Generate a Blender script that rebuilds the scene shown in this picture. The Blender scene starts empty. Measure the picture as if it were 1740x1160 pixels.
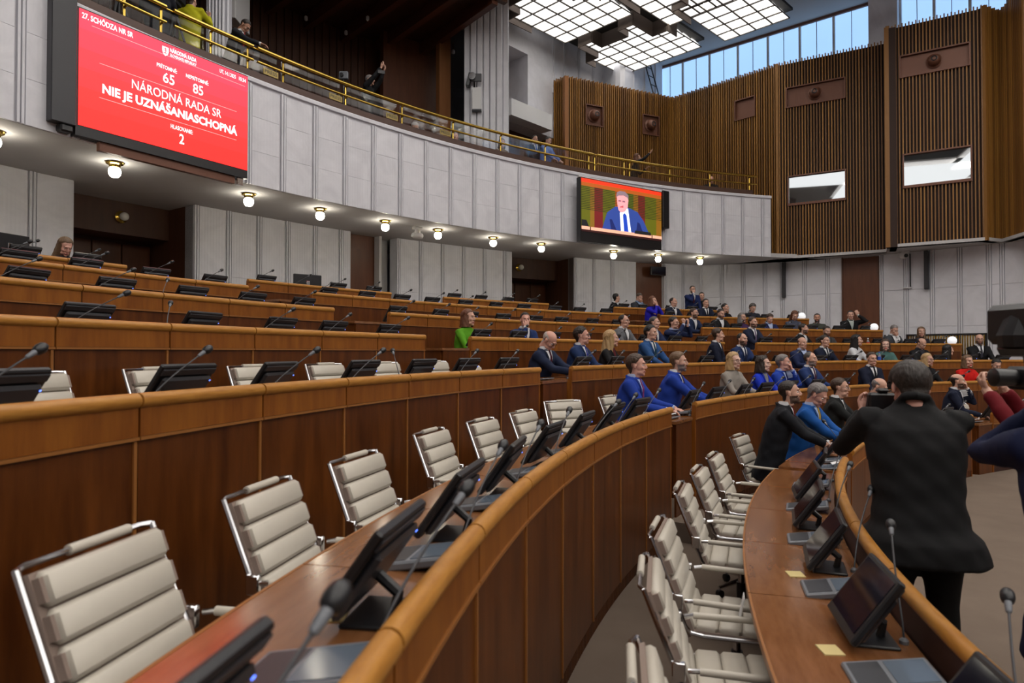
import bpy, bmesh, math, random
import numpy as np
from math import sin, cos, pi, atan2, hypot, radians as rad
from mathutils import Vector, Matrix, Euler
from mathutils.bvhtree import BVHTree

sc = bpy.context.scene
COL = sc.collection
rnd = random.Random(7)
# ------------------------------------------------------------------ camera, world, exposure
CAMZ = 1.78
F = 1129.0
PITCH = 0.016
cam = bpy.data.cameras.new('camera')
cam.sensor_width = 36.0
cam.lens = F / 1740 * 36.0
cam.clip_start = 0.05
cam.clip_end = 200
cam.dof.use_dof = True
cam.dof.focus_distance = 10.0
cam.dof.aperture_fstop = 3.2
camo = bpy.data.objects.new('camera', cam)
camo.location = (0, 0, CAMZ)
camo.rotation_euler = (pi / 2 + PITCH, 0, 0)
COL.objects.link(camo)
sc.camera = camo
sc.view_settings.view_transform = 'Standard'
sc.view_settings.look = 'None'
sc.view_settings.exposure = 0.24
sc.view_settings.gamma = 1.0
sc.view_settings.use_curve_mapping = False
world = bpy.data.worlds.new('world')
sc.world = world
world.use_nodes = True
world.node_tree.nodes['Background'].inputs[0].default_value = (0.62, 0.75, 1.0, 1)
world.node_tree.nodes['Background'].inputs[1].default_value = 0.5
PANEL_LIGHT = 1.35      # emission of the ceiling light coffers
WINDOW_LIGHT = 1.0     # daylight behind the clerestory glass
GLOBE_LIGHT = 26.0     # emission of the opal globes

CX, CY = 13.095, -0.506
RR = [11.976, 13.444, 14.907, 16.318, 17.758, 19.222, 20.737]
ZR = [.892, 1.262, 1.619, 1.983, 2.344, 2.691, 2.974]
ZF = [z - .895 for z in ZR]
WM = [.8, .767, .811, .842, .792, .803, .779]
DESK = .74


def P(r, t, z=0.0):
    return Vector((CX + r * cos(t), CY + r * sin(t), z))


def unproj(x, y, zabs=None, depth=None):
    """pixel -> point at an absolute height or at a depth (used to read sizes off the photograph)"""
    dx, du = (x - 870) / F, -(y - 580) / F
    cp, sp = cos(PITCH), sin(PITCH)
    d = Vector((dx, cp - du * sp, sp + du * cp))
    t = (zabs - CAMZ) / d.z if zabs is not None else depth / d.y
    return Vector((d.x * t, d.y * t, CAMZ + d.z * t))


def theta_at(x, R):
    dx = (x - 870) / F
    n = hypot(dx, 1)
    d = (dx / n, 1 / n)
    b = d[0] * CX + d[1] * CY
    t = b + math.sqrt(max(b * b - (CX * CX + CY * CY - R * R), 0))
    return atan2(d[1] * t - CY, d[0] * t - CX)


# ------------------------------------------------------------------ materials
MATS = {}


def mat(name, col, rough=.5, metal=0., emit=0., kind=None, col2=None, scale=6., bump=0., spec=.5, objcol=False, stretch=None, trans=0., alpha=1.):
    if name in MATS:
        return MATS[name]
    m = bpy.data.materials.new(name)
    m.use_nodes = True
    nt = m.node_tree
    N, L = nt.nodes, nt.links
    b = N['Principled BSDF']
    b.inputs['Base Color'].default_value = (*col, 1)
    b.inputs['Roughness'].default_value = rough
    b.inputs['Metallic'].default_value = metal
    b.inputs['Specular IOR Level'].default_value = spec
    if trans:
        b.inputs['Transmission Weight'].default_value = trans
    if alpha < 1:
        b.inputs['Alpha'].default_value = alpha
    if emit:
        b.inputs['Emission Color'].default_value = (*col, 1)
        b.inputs['Emission Strength'].default_value = emit
    src = None
    if objcol:
        oi = N.new('ShaderNodeObjectInfo')
        src = oi.outputs['Color']
        L.new(src, b.inputs['Base Color'])
    if kind:
        tc = N.new('ShaderNodeTexCoord')
        mp = N.new('ShaderNodeMapping')
        L.new(tc.outputs['Object'], mp.inputs['Vector'])
        if stretch:
            mp.inputs['Scale'].default_value = stretch
        if kind == 'island':
            g = N.new('ShaderNodeNewGeometry')
            fac = g.outputs['Random Per Island']
            no = N.new('ShaderNodeTexNoise')
            no.inputs['Scale'].default_value = scale
            L.new(mp.outputs[0], no.inputs['Vector'])
            mx0 = N.new('ShaderNodeMath')
            mx0.operation = 'MULTIPLY_ADD'
            L.new(no.outputs['Fac'], mx0.inputs[0])
            mx0.inputs[1].default_value = .9
            L.new(fac, mx0.inputs[2])
            fac2 = N.new('ShaderNodeMath')
            fac2.operation = 'MULTIPLY_ADD'
            L.new(mx0.outputs[0], fac2.inputs[0])
            fac2.inputs[1].default_value = .62
            fac2.inputs[2].default_value = -.12
            fac = fac2.outputs[0]
        else:
            no = N.new('ShaderNodeTexNoise')
            no.inputs['Scale'].default_value = scale
            no.inputs['Detail'].default_value = 5
            no.inputs['Roughness'].default_value = .6
            if kind == 'marble':
                no.inputs['Distortion'].default_value = 1.6
            L.new(mp.outputs[0], no.inputs['Vector'])
            fac = no.outputs['Fac']
            if kind == 'marble':
                oi = N.new('ShaderNodeObjectInfo')
                va = N.new('ShaderNodeVectorMath')
                va.operation = 'MULTIPLY_ADD'
                L.new(oi.outputs['Random'], va.inputs[0])
                va.inputs[1].default_value = (37, 11, 23)
                L.new(mp.outputs[0], va.inputs[2])
                L.new(va.outputs[0], no.inputs['Vector'])
            if kind == 'wood':
                oi = N.new('ShaderNodeObjectInfo')
                va = N.new('ShaderNodeVectorMath')
                va.operation = 'MULTIPLY_ADD'
                L.new(oi.outputs['Random'], va.inputs[0])
                va.inputs[1].default_value = (17, 31, 9)
                L.new(mp.outputs[0], va.inputs[2])
                L.new(va.outputs[0], no.inputs['Vector'])
        if col2:
            mix = N.new('ShaderNodeMix')
            mix.data_type = 'RGBA'
            mix.inputs[6].default_value = (*col, 1)
            mix.inputs[7].default_value = (*col2, 1)
            cr = N.new('ShaderNodeMapRange')
            if kind == 'marble':
                cr.inputs[1].default_value, cr.inputs[2].default_value = .35, .75
            elif kind == 'wood':
                cr.inputs[1].default_value, cr.inputs[2].default_value = .3, .7
            else:
                cr.inputs[1].default_value, cr.inputs[2].default_value = 0., 1.
            L.new(fac, cr.inputs[0])
            L.new(cr.outputs[0], mix.inputs[0])
            if objcol:
                mu = N.new('ShaderNodeMix')
                mu.data_type = 'RGBA'
                mu.blend_type = 'MULTIPLY'
                mu.inputs[0].default_value = 1
                L.new(src, mu.inputs[6])
                L.new(mix.outputs[2], mu.inputs[7])
                L.new(mu.outputs[2], b.inputs['Base Color'])
            else:
                L.new(mix.outputs[2], b.inputs['Base Color'])
        if bump:
            bp = N.new('ShaderNodeBump')
            bp.inputs['Strength'].default_value = bump
            bp.inputs['Distance'].default_value = .01
            if kind == 'marble' and stretch is None:
                pass
            L.new(fac, bp.inputs['Height'])
            L.new(bp.outputs[0], b.inputs['Normal'])
    MATS[name] = m
    return m


RAIL = mat('rail_wood', (.36, .145, .022), .36, spec=.38, kind='wood', col2=(.50, .23, .045), scale=3, stretch=(3, 3, 30))
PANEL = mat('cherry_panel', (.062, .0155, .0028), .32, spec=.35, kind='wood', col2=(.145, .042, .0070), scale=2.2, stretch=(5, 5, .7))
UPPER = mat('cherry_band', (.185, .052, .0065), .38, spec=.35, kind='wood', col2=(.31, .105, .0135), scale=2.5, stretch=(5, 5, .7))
TOP = mat('desk_top_wood', (.17, .062, .018), .15, spec=.7, kind='wood', col2=(.27, .115, .045), scale=2.2, stretch=(8, 1.5, 8))
TRIM = mat('honey_trim', (.30, .115, .026), .4)
DARKGAP = mat('dark_joint', (.035, .008, .004), .6)
SLAT = mat('slat_wood', (.12, .046, .008), .5, kind='island', col2=(.44, .205, .038), scale=.5, stretch=(1, 1, .35))
SLATBACK = mat('slat_backing', (.028, .010, .004), .7)
DARKWOOD = mat('dark_wood', (.060, .020, .008), .5, kind='wood', col2=(.10, .035, .013), scale=1.5, stretch=(4, 4, .5))
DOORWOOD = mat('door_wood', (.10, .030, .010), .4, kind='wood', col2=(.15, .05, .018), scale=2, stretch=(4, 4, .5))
COPPER = mat('brown_metal', (.16, .065, .038), .45, metal=.2)
PLASTER = mat('plaster', (.50, .49, .49), .8, kind='noise', col2=(.56, .55, .55), scale=3)
CEIL = mat('ceiling_plaster', (.50, .475, .46), .85)
BEAMP = mat('coffer_paint', (.13, .10, .085), .8)
BROWNBAND = mat('brown_band', (.15, .065, .04), .6)
CARPET = mat('carpet', (.13, .098, .076), .95, kind='noise', col2=(.20, .155, .122), scale=2.0, bump=.2, spec=.1)
LEATHER = mat('cream_leather', (.50, .455, .385), .42, kind='noise', col2=(.55, .505, .43), scale=14)
LEATHERSIDE = mat('leather_edge', (.27, .20, .165), .6)
CHROME = mat('chrome', (.75, .75, .77), .16, metal=1)
BLACK = mat('black_plastic', (.012, .012, .014), .35)
DGREY = mat('dark_grey_plastic', (.035, .036, .042), .4)
MGREY = mat('grey_plastic', (.16, .17, .19), .4)
GLASSBLK = mat('dark_screen', (.006, .007, .018), .08)
PADSCR = mat('terminal_screen', (.12, .15, .19), .15)
BRASS = mat('brass', (.62, .42, .085), .2, metal=1)
WHITEP = mat('white_paint', (.75, .75, .75), .5)
PAPER = mat('paper', (.8, .8, .8), .8)
GLOBE = mat('opal_globe', (1, .93, .78), .3, emit=GLOBE_LIGHT)
GLOBEOFF = mat('opal_globe_unlit', (.8, .78, .72), .25)
GLOBEDIM = mat('opal_globe_dim', (.9, .92, .95), .3, emit=.5)
LIGHTP = mat('coffer_light', (1, .975, .94), .4, emit=PANEL_LIGHT)
WINGL = mat('milky_glass', (.33, .55, .86), .15, emit=WINDOW_LIGHT, spec=.8)
LITTONEWOOD = mat('pilaster_wood_lit_tone', (.30, .12, .04), .5, kind='wood', col2=(.38, .17, .06), scale=2, stretch=(4, 4, .5))  # orange lit look of the pilaster painted as a lighter wood tone
BOTTLE = mat('clear_plastic', (.75, .85, .95), .05, trans=.8)
BLUE = mat('blue_label', (.03, .10, .5), .4)
REDM = mat('red_label', (.6, .03, .02), .4)
BALGL = mat('rail_glass', (.75, .8, .8), .03, trans=1., alpha=.13)
SKIN = mat('skin', (.6, .35, .25), .5, kind='noise', objcol=True, col2=(.88, .80, .78), scale=9)
MATS['skin'].node_tree.nodes['Mix'].inputs[6].default_value = (1, 1, 1, 1)
EYEW = mat('eye_white', (.7, .68, .66), .25)
IRIS = mat('eye_iris', (.03, .02, .015), .15)
LIP = mat('lips', (.40, .13, .11), .45)
REDLIP = mat('red_lips', (.5, .03, .03), .4)
HAIR = mat('hair', (.1, .06, .03), .5, kind='noise', objcol=True, col2=(.55, .5, .5), scale=18, stretch=(4, 4, .6), bump=.6)
CLOTH = mat('fabric', (.1, .1, .1), .8, kind='noise', objcol=True, col2=(.82, .82, .82), scale=7, bump=.25, spec=.25)
MATS['fabric'].node_tree.nodes['Mix'].inputs[6].default_value = (1, 1, 1, 1)
MATS['hair'].node_tree.nodes['Mix'].inputs[6].default_value = (1.15, 1.1, 1.05, 1)


def marble_material():
    m = mat('marble', (.78, .78, .83), .42, kind='marble', col2=(.64, .64, .69), scale=1.3, bump=0)
    nt = m.node_tree
    N, L = nt.nodes, nt.links
    b = N['Principled BSDF']
    tc = N.new('ShaderNodeTexCoord')
    wv = N.new('ShaderNodeTexWave')
    wv.bands_direction = 'X'
    wv.inputs['Scale'].default_value = 5.2
    L.new(tc.outputs['Object'], wv.inputs['Vector'])
    bp = N.new('ShaderNodeBump')
    bp.inputs['Strength'].default_value = .14
    bp.inputs['Distance'].default_value = .012
    L.new(wv.outputs['Fac'], bp.inputs['Height'])
    L.new(bp.outputs[0], b.inputs['Normal'])
    return m


MARBLE = marble_material()
MARBLES = mat('marble_smooth', (.75, .75, .80), .42, kind='marble', col2=(.62, .62, .66), scale=1.1)


# ------------------------------------------------------------------ mesh helpers
class MB:
    """collects geometry with material slots, links as one mesh object"""

    def __init__(s):
        s.v, s.f, s.mi, s.mats = [], [], [], []

    def slot(s, m):
        if m not in s.mats:
            s.mats.append(m)
        return s.mats.index(m)

    def add(s, vs, fs, m):
        o = len(s.v)
        k = s.slot(m)
        s.v += [tuple(v) for v in vs]
        s.f += [tuple(i + o for i in f) for f in fs]
        s.mi += [k] * len(fs)

    def box(s, lo, hi, m, M=None, bev=0.0):
        x0, y0, z0 = lo
        x1, y1, z1 = hi
        if bev:
            b = bev
            vs, fs = [], []
            # chamfered box: 24 verts
            for (ax) in range(3):
                pass
            c = [(x0, y0, z0), (x1, y0, z0), (x1, y1, z0), (x0, y1, z0), (x0, y0, z1), (x1, y0, z1), (x1, y1, z1), (x0, y1, z1)]
            idx = {}
            ce = ((x0 + x1) / 2, (y0 + y1) / 2, (z0 + z1) / 2)
            for i, p in enumerate(c):
                for a in range(3):
                    q = [p[j] + (b if p[j] < ce[j] else -b) if j != a else p[j] for j in range(3)]
                    idx[(i, a)] = len(vs)
                    vs.append(tuple(q))
            faces = {2: [(0, 3, 2, 1), (4, 5, 6, 7)], 1: [(0, 1, 5, 4), (2, 3, 7, 6)], 0: [(1, 2, 6, 5), (3, 0, 4, 7)]}
            for a, fl in faces.items():
                for f4 in fl:
                    fs.append(tuple(idx[(i, a)] for i in f4))
            edges = [(0, 1, 1, 2), (1, 2, 0, 2), (2, 3, 1, 2), (3, 0, 0, 2), (4, 5, 1, 2), (5, 6, 0, 2), (6, 7, 1, 2), (7, 4, 0, 2), (0, 4, 0, 1), (1, 5, 0, 1), (2, 6, 0, 1), (3, 7, 0, 1)]
            for i, j, a, c2 in edges:
                fs.append((idx[(i, a)], idx[(j, a)], idx[(j, c2)], idx[(i, c2)]))
            for i in range(8):
                fs.append((idx[(i, 0)], idx[(i, 1)], idx[(i, 2)]))
        else:
            vs = [(x0, y0, z0), (x1, y0, z0), (x1, y1, z0), (x0, y1, z0), (x0, y0, z1), (x1, y0, z1), (x1, y1, z1), (x0, y1, z1)]
            fs = [(0, 3, 2, 1), (4, 5, 6, 7), (0, 1, 5, 4), (1, 2, 6, 5), (2, 3, 7, 6), (3, 0, 4, 7)]
        if M is not None:
            vs = [M @ Vector(v) for v in vs]
        s.add(vs, fs, m)
        return s

    def tube(s, pts, rads, m, n=10, M=None, cap=True):
        pts = [Vector(p) for p in pts]
        if not hasattr(rads, '__len__'):
            rads = [rads] * len(pts)
        vs, fs = [], []
        up = None
        for i, p in enumerate(pts):
            t = (pts[min(i + 1, len(pts) - 1)] - pts[max(i - 1, 0)]).normalized()
            if up is None:
                a = Vector((0, 0, 1)) if abs(t.z) < .9 else Vector((1, 0, 0))
                u = t.cross(a).normalized()
            else:
                u = (up - t * up.dot(t)).normalized()
            up = u
            w = t.cross(u)
            for k in range(n):
                a = 2 * pi * k / n
                vs.append(p + (u * cos(a) + w * sin(a)) * rads[i])
        for i in range(len(pts) - 1):
            for k in range(n):
                fs.append((i * n + k, i * n + (k + 1) % n, (i + 1) * n + (k + 1) % n, (i + 1) * n + k))
        if cap:
            fs.append(tuple(range(n))[::-1])
            fs.append(tuple((len(pts) - 1) * n + k for k in range(n)))
        if M is not None:
            vs = [M @ v for v in vs]
        s.add(vs, fs, m)
        return s

    def loft(s, secs, m, n=16, M=None, pw=2.0):
        """secs: (centre, half width x, half depth y [, tilt]) horizontal super-ellipses stacked"""
        vs, fs = [], []
        for c in secs:
            for k in range(n):
                a = 2 * pi * k / n
                ca, sa = cos(a), sin(a)
                x = math.copysign(abs(ca) ** (2 / pw), ca) * c[1]
                y = math.copysign(abs(sa) ** (2 / pw), sa) * c[2]
                vs.append(Vector(c[0]) + Vector((x, y, 0)))
        for i in range(len(secs) - 1):
            for k in range(n):
                fs.append((i * n + k, i * n + (k + 1) % n, (i + 1) * n + (k + 1) % n, (i + 1) * n + k))
        fs.append(tuple(range(n))[::-1])
        fs.append(tuple((len(secs) - 1) * n + k for k in range(n)))
        if M is not None:
            vs = [M @ v for v in vs]
        s.add(vs, fs, m)
        return s

    def ell(s, c, r, m, nu=14, nv=9, M=None):
        vs, fs = [], []
        for j in range(nv + 1):
            ph = pi * j / nv
            for i in range(nu):
                a = 2 * pi * i / nu
                vs.append(Vector((c[0] + r[0] * sin(ph) * cos(a), c[1] + r[1] * sin(ph) * sin(a), c[2] + r[2] * cos(ph))))
        for j in range(nv):
            for i in range(nu):
                fs.append((j * nu + i, (j + 1) * nu + i, (j + 1) * nu + (i + 1) % nu, j * nu + (i + 1) % nu))
        if M is not None:
            vs = [M @ v for v in vs]
        s.add(vs, fs, m)
        return s

    def lathe(s, prof, m, n=16, M=None):
        return s.loft([((0, 0, z), max(r, 1e-4), max(r, 1e-4)) for r, z in prof], m, n, M)

    def sweep(s, prof, t0, t1, m, n=None, org=(0, 0, 0)):
        """closed profile [(r, z)] swept about the hall's centre from t0 to t1"""
        n = n or max(1, int(abs(t1 - t0) / .02 + .5))
        k = len(prof)
        vs, fs = [], []
        for i in range(n + 1):
            t = t0 + (t1 - t0) * i / n
            for r, z in prof:
                vs.append(P(r, t, z) - Vector(org))
        for i in range(n):
            for j in range(k):
                fs.append((i * k + j, i * k + (j + 1) % k, (i + 1) * k + (j + 1) % k, (i + 1) * k + j))
        fs.append(tuple(range(k))[::-1])
        fs.append(tuple(n * k + j for j in range(k)))
        s.add(vs, fs, m)
        return s

    def mesh(s, name):
        me = bpy.data.meshes.new(name)
        me.from_pydata([tuple(v) for v in s.v], [], s.f)
        for m in s.mats:
            me.materials.append(m)
        me.polygons.foreach_set('material_index', s.mi)
        return me

    def build(s, name, parent=None, smooth=False, loc=None, rz=None, recalc=True):
        me = s.mesh(name)
        if recalc:
            b = bmesh.new()
            b.from_mesh(me)
            bmesh.ops.recalc_face_normals(b, faces=b.faces)
            b.to_mesh(me)
            b.free()
        if smooth:
            smooth_mesh(me)
        return link(name, me, parent, loc, rz)


def smooth_mesh(me, ang=.7):
    me.polygons.foreach_set('use_smooth', [True] * len(me.polygons))
    try:
        me.set_sharp_from_angle(angle=ang)
    except Exception:
        pass


def link(name, me, parent=None, loc=None, rz=None):
    o = bpy.data.objects.new(name, me)
    COL.objects.link(o)
    if parent is not None:
        o.parent = parent
    if loc is not None:
        o.location = loc
    if rz is not None:
        o.rotation_euler = (0, 0, rz)
    return o


def tag(o, label=None, cat=None, group=None, kind=None):
    if label:
        o['label'] = label
    if cat:
        o['category'] = cat
    if group:
        o['group'] = group
    if kind:
        o['kind'] = kind
    return o


def thing(name, label, cat, loc=(0, 0, 0), rz=0, group=None):
    o = bpy.data.objects.new(name, None)
    o.empty_display_size = .1
    COL.objects.link(o)
    o.location = loc
    o.rotation_euler = (0, 0, rz)
    return tag(o, label, cat, group)


def struct(name, loc=(0, 0, 0)):
    o = bpy.data.objects.new(name, None)
    COL.objects.link(o)
    o.location = loc
    o['kind'] = 'structure'
    return o


KIDS = {}


def dup(root, loc, rz, label=None, group=None):
    r = root.copy()
    COL.objects.link(r)
    r.location = loc
    r.rotation_euler = (0, 0, rz)
    if label:
        r['label'] = label
    if group:
        r['group'] = group
    for ch in KIDS.get(root.name, []):
        c = ch.copy()
        COL.objects.link(c)
        c.parent = r
        for g in KIDS.get(ch.name, []):
            d = g.copy()
            COL.objects.link(d)
            d.parent = c
    return r


def register(root):
    """remember the children of a prototype so that copies need no scene search"""
    KIDS[root.name] = [c for c in bpy.data.objects if c.parent == root]
    for c in KIDS[root.name]:
        KIDS[c.name] = [g for g in bpy.data.objects if g.parent == c]


def frame2(p, q):
    """matrix: local x runs p->q, local y points to its right-hand back side, z up"""
    d = Vector((q[0] - p[0], q[1] - p[1], 0))
    L = d.length
    d.normalize()
    M = Matrix(((d.x, -d.y, 0, p[0]), (d.y, d.x, 0, p[1]), (0, 0, 1, 0), (0, 0, 0, 1)))
    return M, L

# ================================================================== THE ROOM
SOF = CAMZ + 2.87          # soffit of the gallery
FT = CAMZ + 4.70           # top of the marble front
RF = 21.2                  # radius of the marble front
RW = 23.5                  # radius of the rear wall
GFL = 5.9                  # gallery floor
HC = 12.48                 # ceiling


def ring(name, r0, r1, t0, t1, z0, z1, m, parent=None, n=None):
    b = MB()
    b.sweep([(r0, z0), (r1, z0), (r1, z1), (r0, z1)], t0, t1, m, n)
    return b.build(name, parent)


fl = MB()
fl.box((-14, -28, -.2), (38, 27, 0), CARPET)
fo = fl.build('floor')
fo['kind'] = 'structure'
for k in range(1, 7):
    r1 = RR[k + 1] if k < 6 else RW + 2.2
    b = MB()
    b.sweep([(RR[k] + .02, -.02 + 0.0), (r1 + .02, -.02), (r1 + .02, ZF[k]), (RR[k] + .02, ZF[k])], 3.45, 1.25, CARPET, 90)
    o = b.build('floor_tier')
    o['kind'] = 'structure'

# aisle steps (half height of each tier) in the two radial aisles
for (ta, tb) in ((2.617, 2.557), (2.143, 2.094)):
    for k in range(1, 7):
        b = MB()
        z = (ZF[k] + ZF[k - 1]) / 2
        b.sweep([(RR[k] - .32, ZF[k - 1] - .01), (RR[k] + .02, ZF[k - 1] - .01), (RR[k] + .02, z), (RR[k] - .32, z)], ta - .006, tb + .006, CARPET, 3)
        o = b.build('floor_step')
        o['kind'] = 'structure'

# --- marble cladding: shared tiles
_tiles = {}


def tile(w, h, m, th=.03):
    key = (round(w, 3), round(h, 3), m.name)
    if key not in _tiles:
        b = MB()
        b.box((-w / 2, -th, 0), (w / 2, 0, h), m, bev=.002)
        me = b.mesh('marble_tile')
        _tiles[key] = me
    return _tiles[key]


def clad_arc(par, R, t0, t1, z0, z1, dt, rows, phase=0.0, crown=True, facing=-1):
    """tiles and narrow strips on an arc seen from the hall's centre; t0 > t1"""
    t = t0 - phase
    while t > t1 + dt * .45:
        te = max(t - dt, t1)
        tm = (t + te) / 2
        w = (t - te) * R
        rz = tm - pi / 2
        sw = .085
        zt = z1 - (.0)
        hs = (z1 - z0) / rows
        for r in range(rows):
            p = P(R, tm - sw / 2 / R, z0 + r * hs + .0015)
            hh = hs - .003 - (.06 if (crown and r == rows - 1) else 0)
            link('marble_tile', tile(w - sw - .05, hh, MARBLE), par, p, rz)
        for dx in (0, .052):
            p = P(R - .012, t - (.02 + dx) / R, z0 + .0)
            link('marble_strip', tile(.034, z1 - z0 - (.03 if crown else 0), MARBLES, .035), par, p, rz)
        t = te


# balcony front
wb = struct('wall_balcony')
ring('backing', RF, RF + .25, 3.2, 1.822, SOF + .01, FT - .01, MARBLES, wb, 100)
bq = MB()
bq.sweep([(RF - .05, FT - .06), (RF + .3, FT - .06), (RF + .3, FT + .02), (RF - .03, FT + .02), (RF - .05, FT)], 3.2, 1.822, MARBLES, 100)
bq.build('coping', wb)
clad_arc(wb, RF, 2.9108 , 1.822, SOF, FT - .06, .0325, 3)
ring('ledge', RF + .02, RF + .35, 3.2, 1.85, FT + .02, FT + .16, mat('dark_ledge', (.07, .03, .018), .4), wb, 100)
# soffit
so = struct('ceiling_gallery_soffit')
ring('soffit_panel', RF + .01, RW + 2.5, 3.2, 1.35, SOF, SOF + .12, PLASTER, so, 100)

# rear wall in pieces
wr = struct('wall_rear')
WT = [(3.2, 2.6253), (2.5344, 2.3758), (2.3202, 2.1619), (2.0686, 1.9705), (1.9262, 1.868)]
for a, bb in WT:
    ring('masonry', RW, RW + .3, a, bb, 1.0, SOF, MARBLES, wr)
    top = 2.6253 + .029 * 14 if a > 3 else a
    clad_arc(wr, RW, top, bb, 1.97, SOF, .029, 2, crown=False)
for a, bb in ((2.6253, 2.5344), (2.1619, 2.0686)):
    # deep dark niche with double doors
    ring('niche_back', RW + 1.7, RW + 1.8, a + .02, bb - .02, 1.9, SOF, DARKWOOD, wr)
    for t in (a, bb):
        s = 1 if t == a else -1
        b = MB()
        b.sweep([(RW + .02, 1.9), (RW + 1.75, 1.9), (RW + 1.75, SOF), (RW + .02, SOF)], t + s * .012, t, DARKWOOD if s < 0 else MARBLES, 1)
        b.build('niche_cheek', wr)
    ring('niche_header', RW + .9, RW + 1.7, a, bb, SOF - .62, SOF, DARKWOOD, wr)
    n = 4
    for i in range(n):
        t = a - (a - bb) * (i + .5) / n
        b = MB()
        w = (a - bb) / n * (RW + 1.6) - .02
        b.box((-w / 2, -.04, 0), (w / 2, 0, 2.0), DOORWOOD, bev=.01)
        o = b.build('door_leaf', wr, loc=P(RW + 1.66, t, 1.97), rz=t - pi / 2)
for i, (a, bb, dd) in enumerate(((2.3758, 2.3407, .25), (1.9705, 1.9262, .12))):
    d = struct('door_%d' % (i + 1))
    b = MB()
    b.sweep([(RW + dd, 1.9), (RW + dd + .06, 1.9), (RW + dd + .06, SOF), (RW + dd, SOF)], a, bb, DOORWOOD, 2)
    b.build('door_leaf', d)
    b = MB()
    b.sweep([(RW + dd - .02, 1.98), (RW + dd - .001, 1.98), (RW + dd - .001, SOF - .35), (RW + dd - .02, SOF - .35)], a - .002, bb + .002, DOORWOOD, 2)
    b.build('panel', d)
ring('return_wall', RW + .5, RW + .7, 2.345, 2.318, 1.9, SOF, PLASTER, wr, 1)
ring('return_cheek', RW + .03, RW + .55, 2.3407, 2.3375, 1.9, SOF, PLASTER, wr, 1)

# right-hand lower wall: straight pieces
wrt = struct('wall_right')
LW = [P(RW, 1.868).to_2d(), Vector((8.6, 21.2)), Vector((10.9, 19.65)), Vector((12.9, 17.5)), Vector((14.6, 15.0)), Vector((15.4, 12.0))]


def flat_clad(par, p, q, z0, z1, step, rows, skip=None):
    M, L = frame2(p, q)
    ang = atan2(q[1] - p[1], q[0] - p[0])
    b = MB()
    b.box((0, 0, z0), (L, .25, z1), MARBLES)
    o = b.build('masonry', par, loc=(p[0], p[1], 0), rz=ang)
    x = 0
    while x < L - .1:
        e = min(x + step, L)
        w = e - x
        if not (skip and x + w / 2 > skip[0] and x + w / 2 < skip[1]) and w > .25:
            hs = (z1 - z0) / rows
            for r in range(rows):
                c = M @ Vector((x + .1 + (w - .12) / 2, 0, z0 + r * hs + .003))
                link('marble_tile', tile(w - .13, hs - .006, MARBLES), par, c, ang)
            for dx in (.01, .06):
                c = M @ Vector((x + dx + .01, -.012, z0))
                link('marble_strip', tile(.034, z1 - z0, MARBLES, .035), par, c, ang)
        x = e
    return M, L, ang


for i in range(5):
    p, q = LW[i], LW[i + 1]
    sk = None
    if i == 1:
        # wooden door near the end of this piece
        Lq = (q - p).length
        sk = (Lq - .95, Lq)
    M, L, ang = flat_clad(wrt, p, q, .35, SOF, .66, 4, sk)
    if i == 1:
        d = struct('door_3')
        b = MB()
        b.box((L - .98, -.05, .6), (L - .02, .0, SOF - .02), DOORWOOD, M, bev=.008)
        b.build('door_leaf', d)
        b = MB()
        b.box((L - 1.02, -.065, .6), (L - .98, .0, SOF), DARKWOOD, M)
        b.build('door_frame', d)

# --- slatted timber volume on the right
ws = struct('wall_slatted_timber')
ZB, ZT = SOF, CAMZ + 8.95
WP = [Vector((1.0, 22.05)), Vector((1.76, 21.4)), Vector((5.65, 23.2)), Vector((8.21, 20.5)), Vector((10.72, 19.0)), Vector((10.3, 18.2)), Vector((12.2, 17.0)), Vector((12.75, 17.25)), Vector((12.55, 16.2)), Vector((13.7, 14.4)), Vector((15.3, 11.5))]
WZT = [ZT, ZT, ZT, ZT, ZT, ZT, ZT, ZT, ZT + .4, ZT + 1.2]
WZB = [GFL, GFL, ZB, ZB, ZB, ZB, ZB, ZB, ZB, ZB]


def px_to_seg(x, M, L):
    """local x on a wall piece where the sight line of pixel column x meets it"""
    o = M @ Vector((0, 0, 0))
    d = (M @ Vector((1, 0, 0))) - o
    k = (x - 870) / F
    # (o.x + s d.x) = k (o.y + s d.y)
    return (k * o.y - o.x) / (d.x - k * d.y)


def zpix(x, y, M, s):
    p = M @ Vector((s, 0, 0))
    up = (580 - y) / F
    # up = (-Y sp + Z cp)/(Y cp + Z sp)
    Y = p.y
    return CAMZ + Y * (up * cos(PITCH) + sin(PITCH)) / (cos(PITCH) - up * sin(PITCH))


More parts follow.
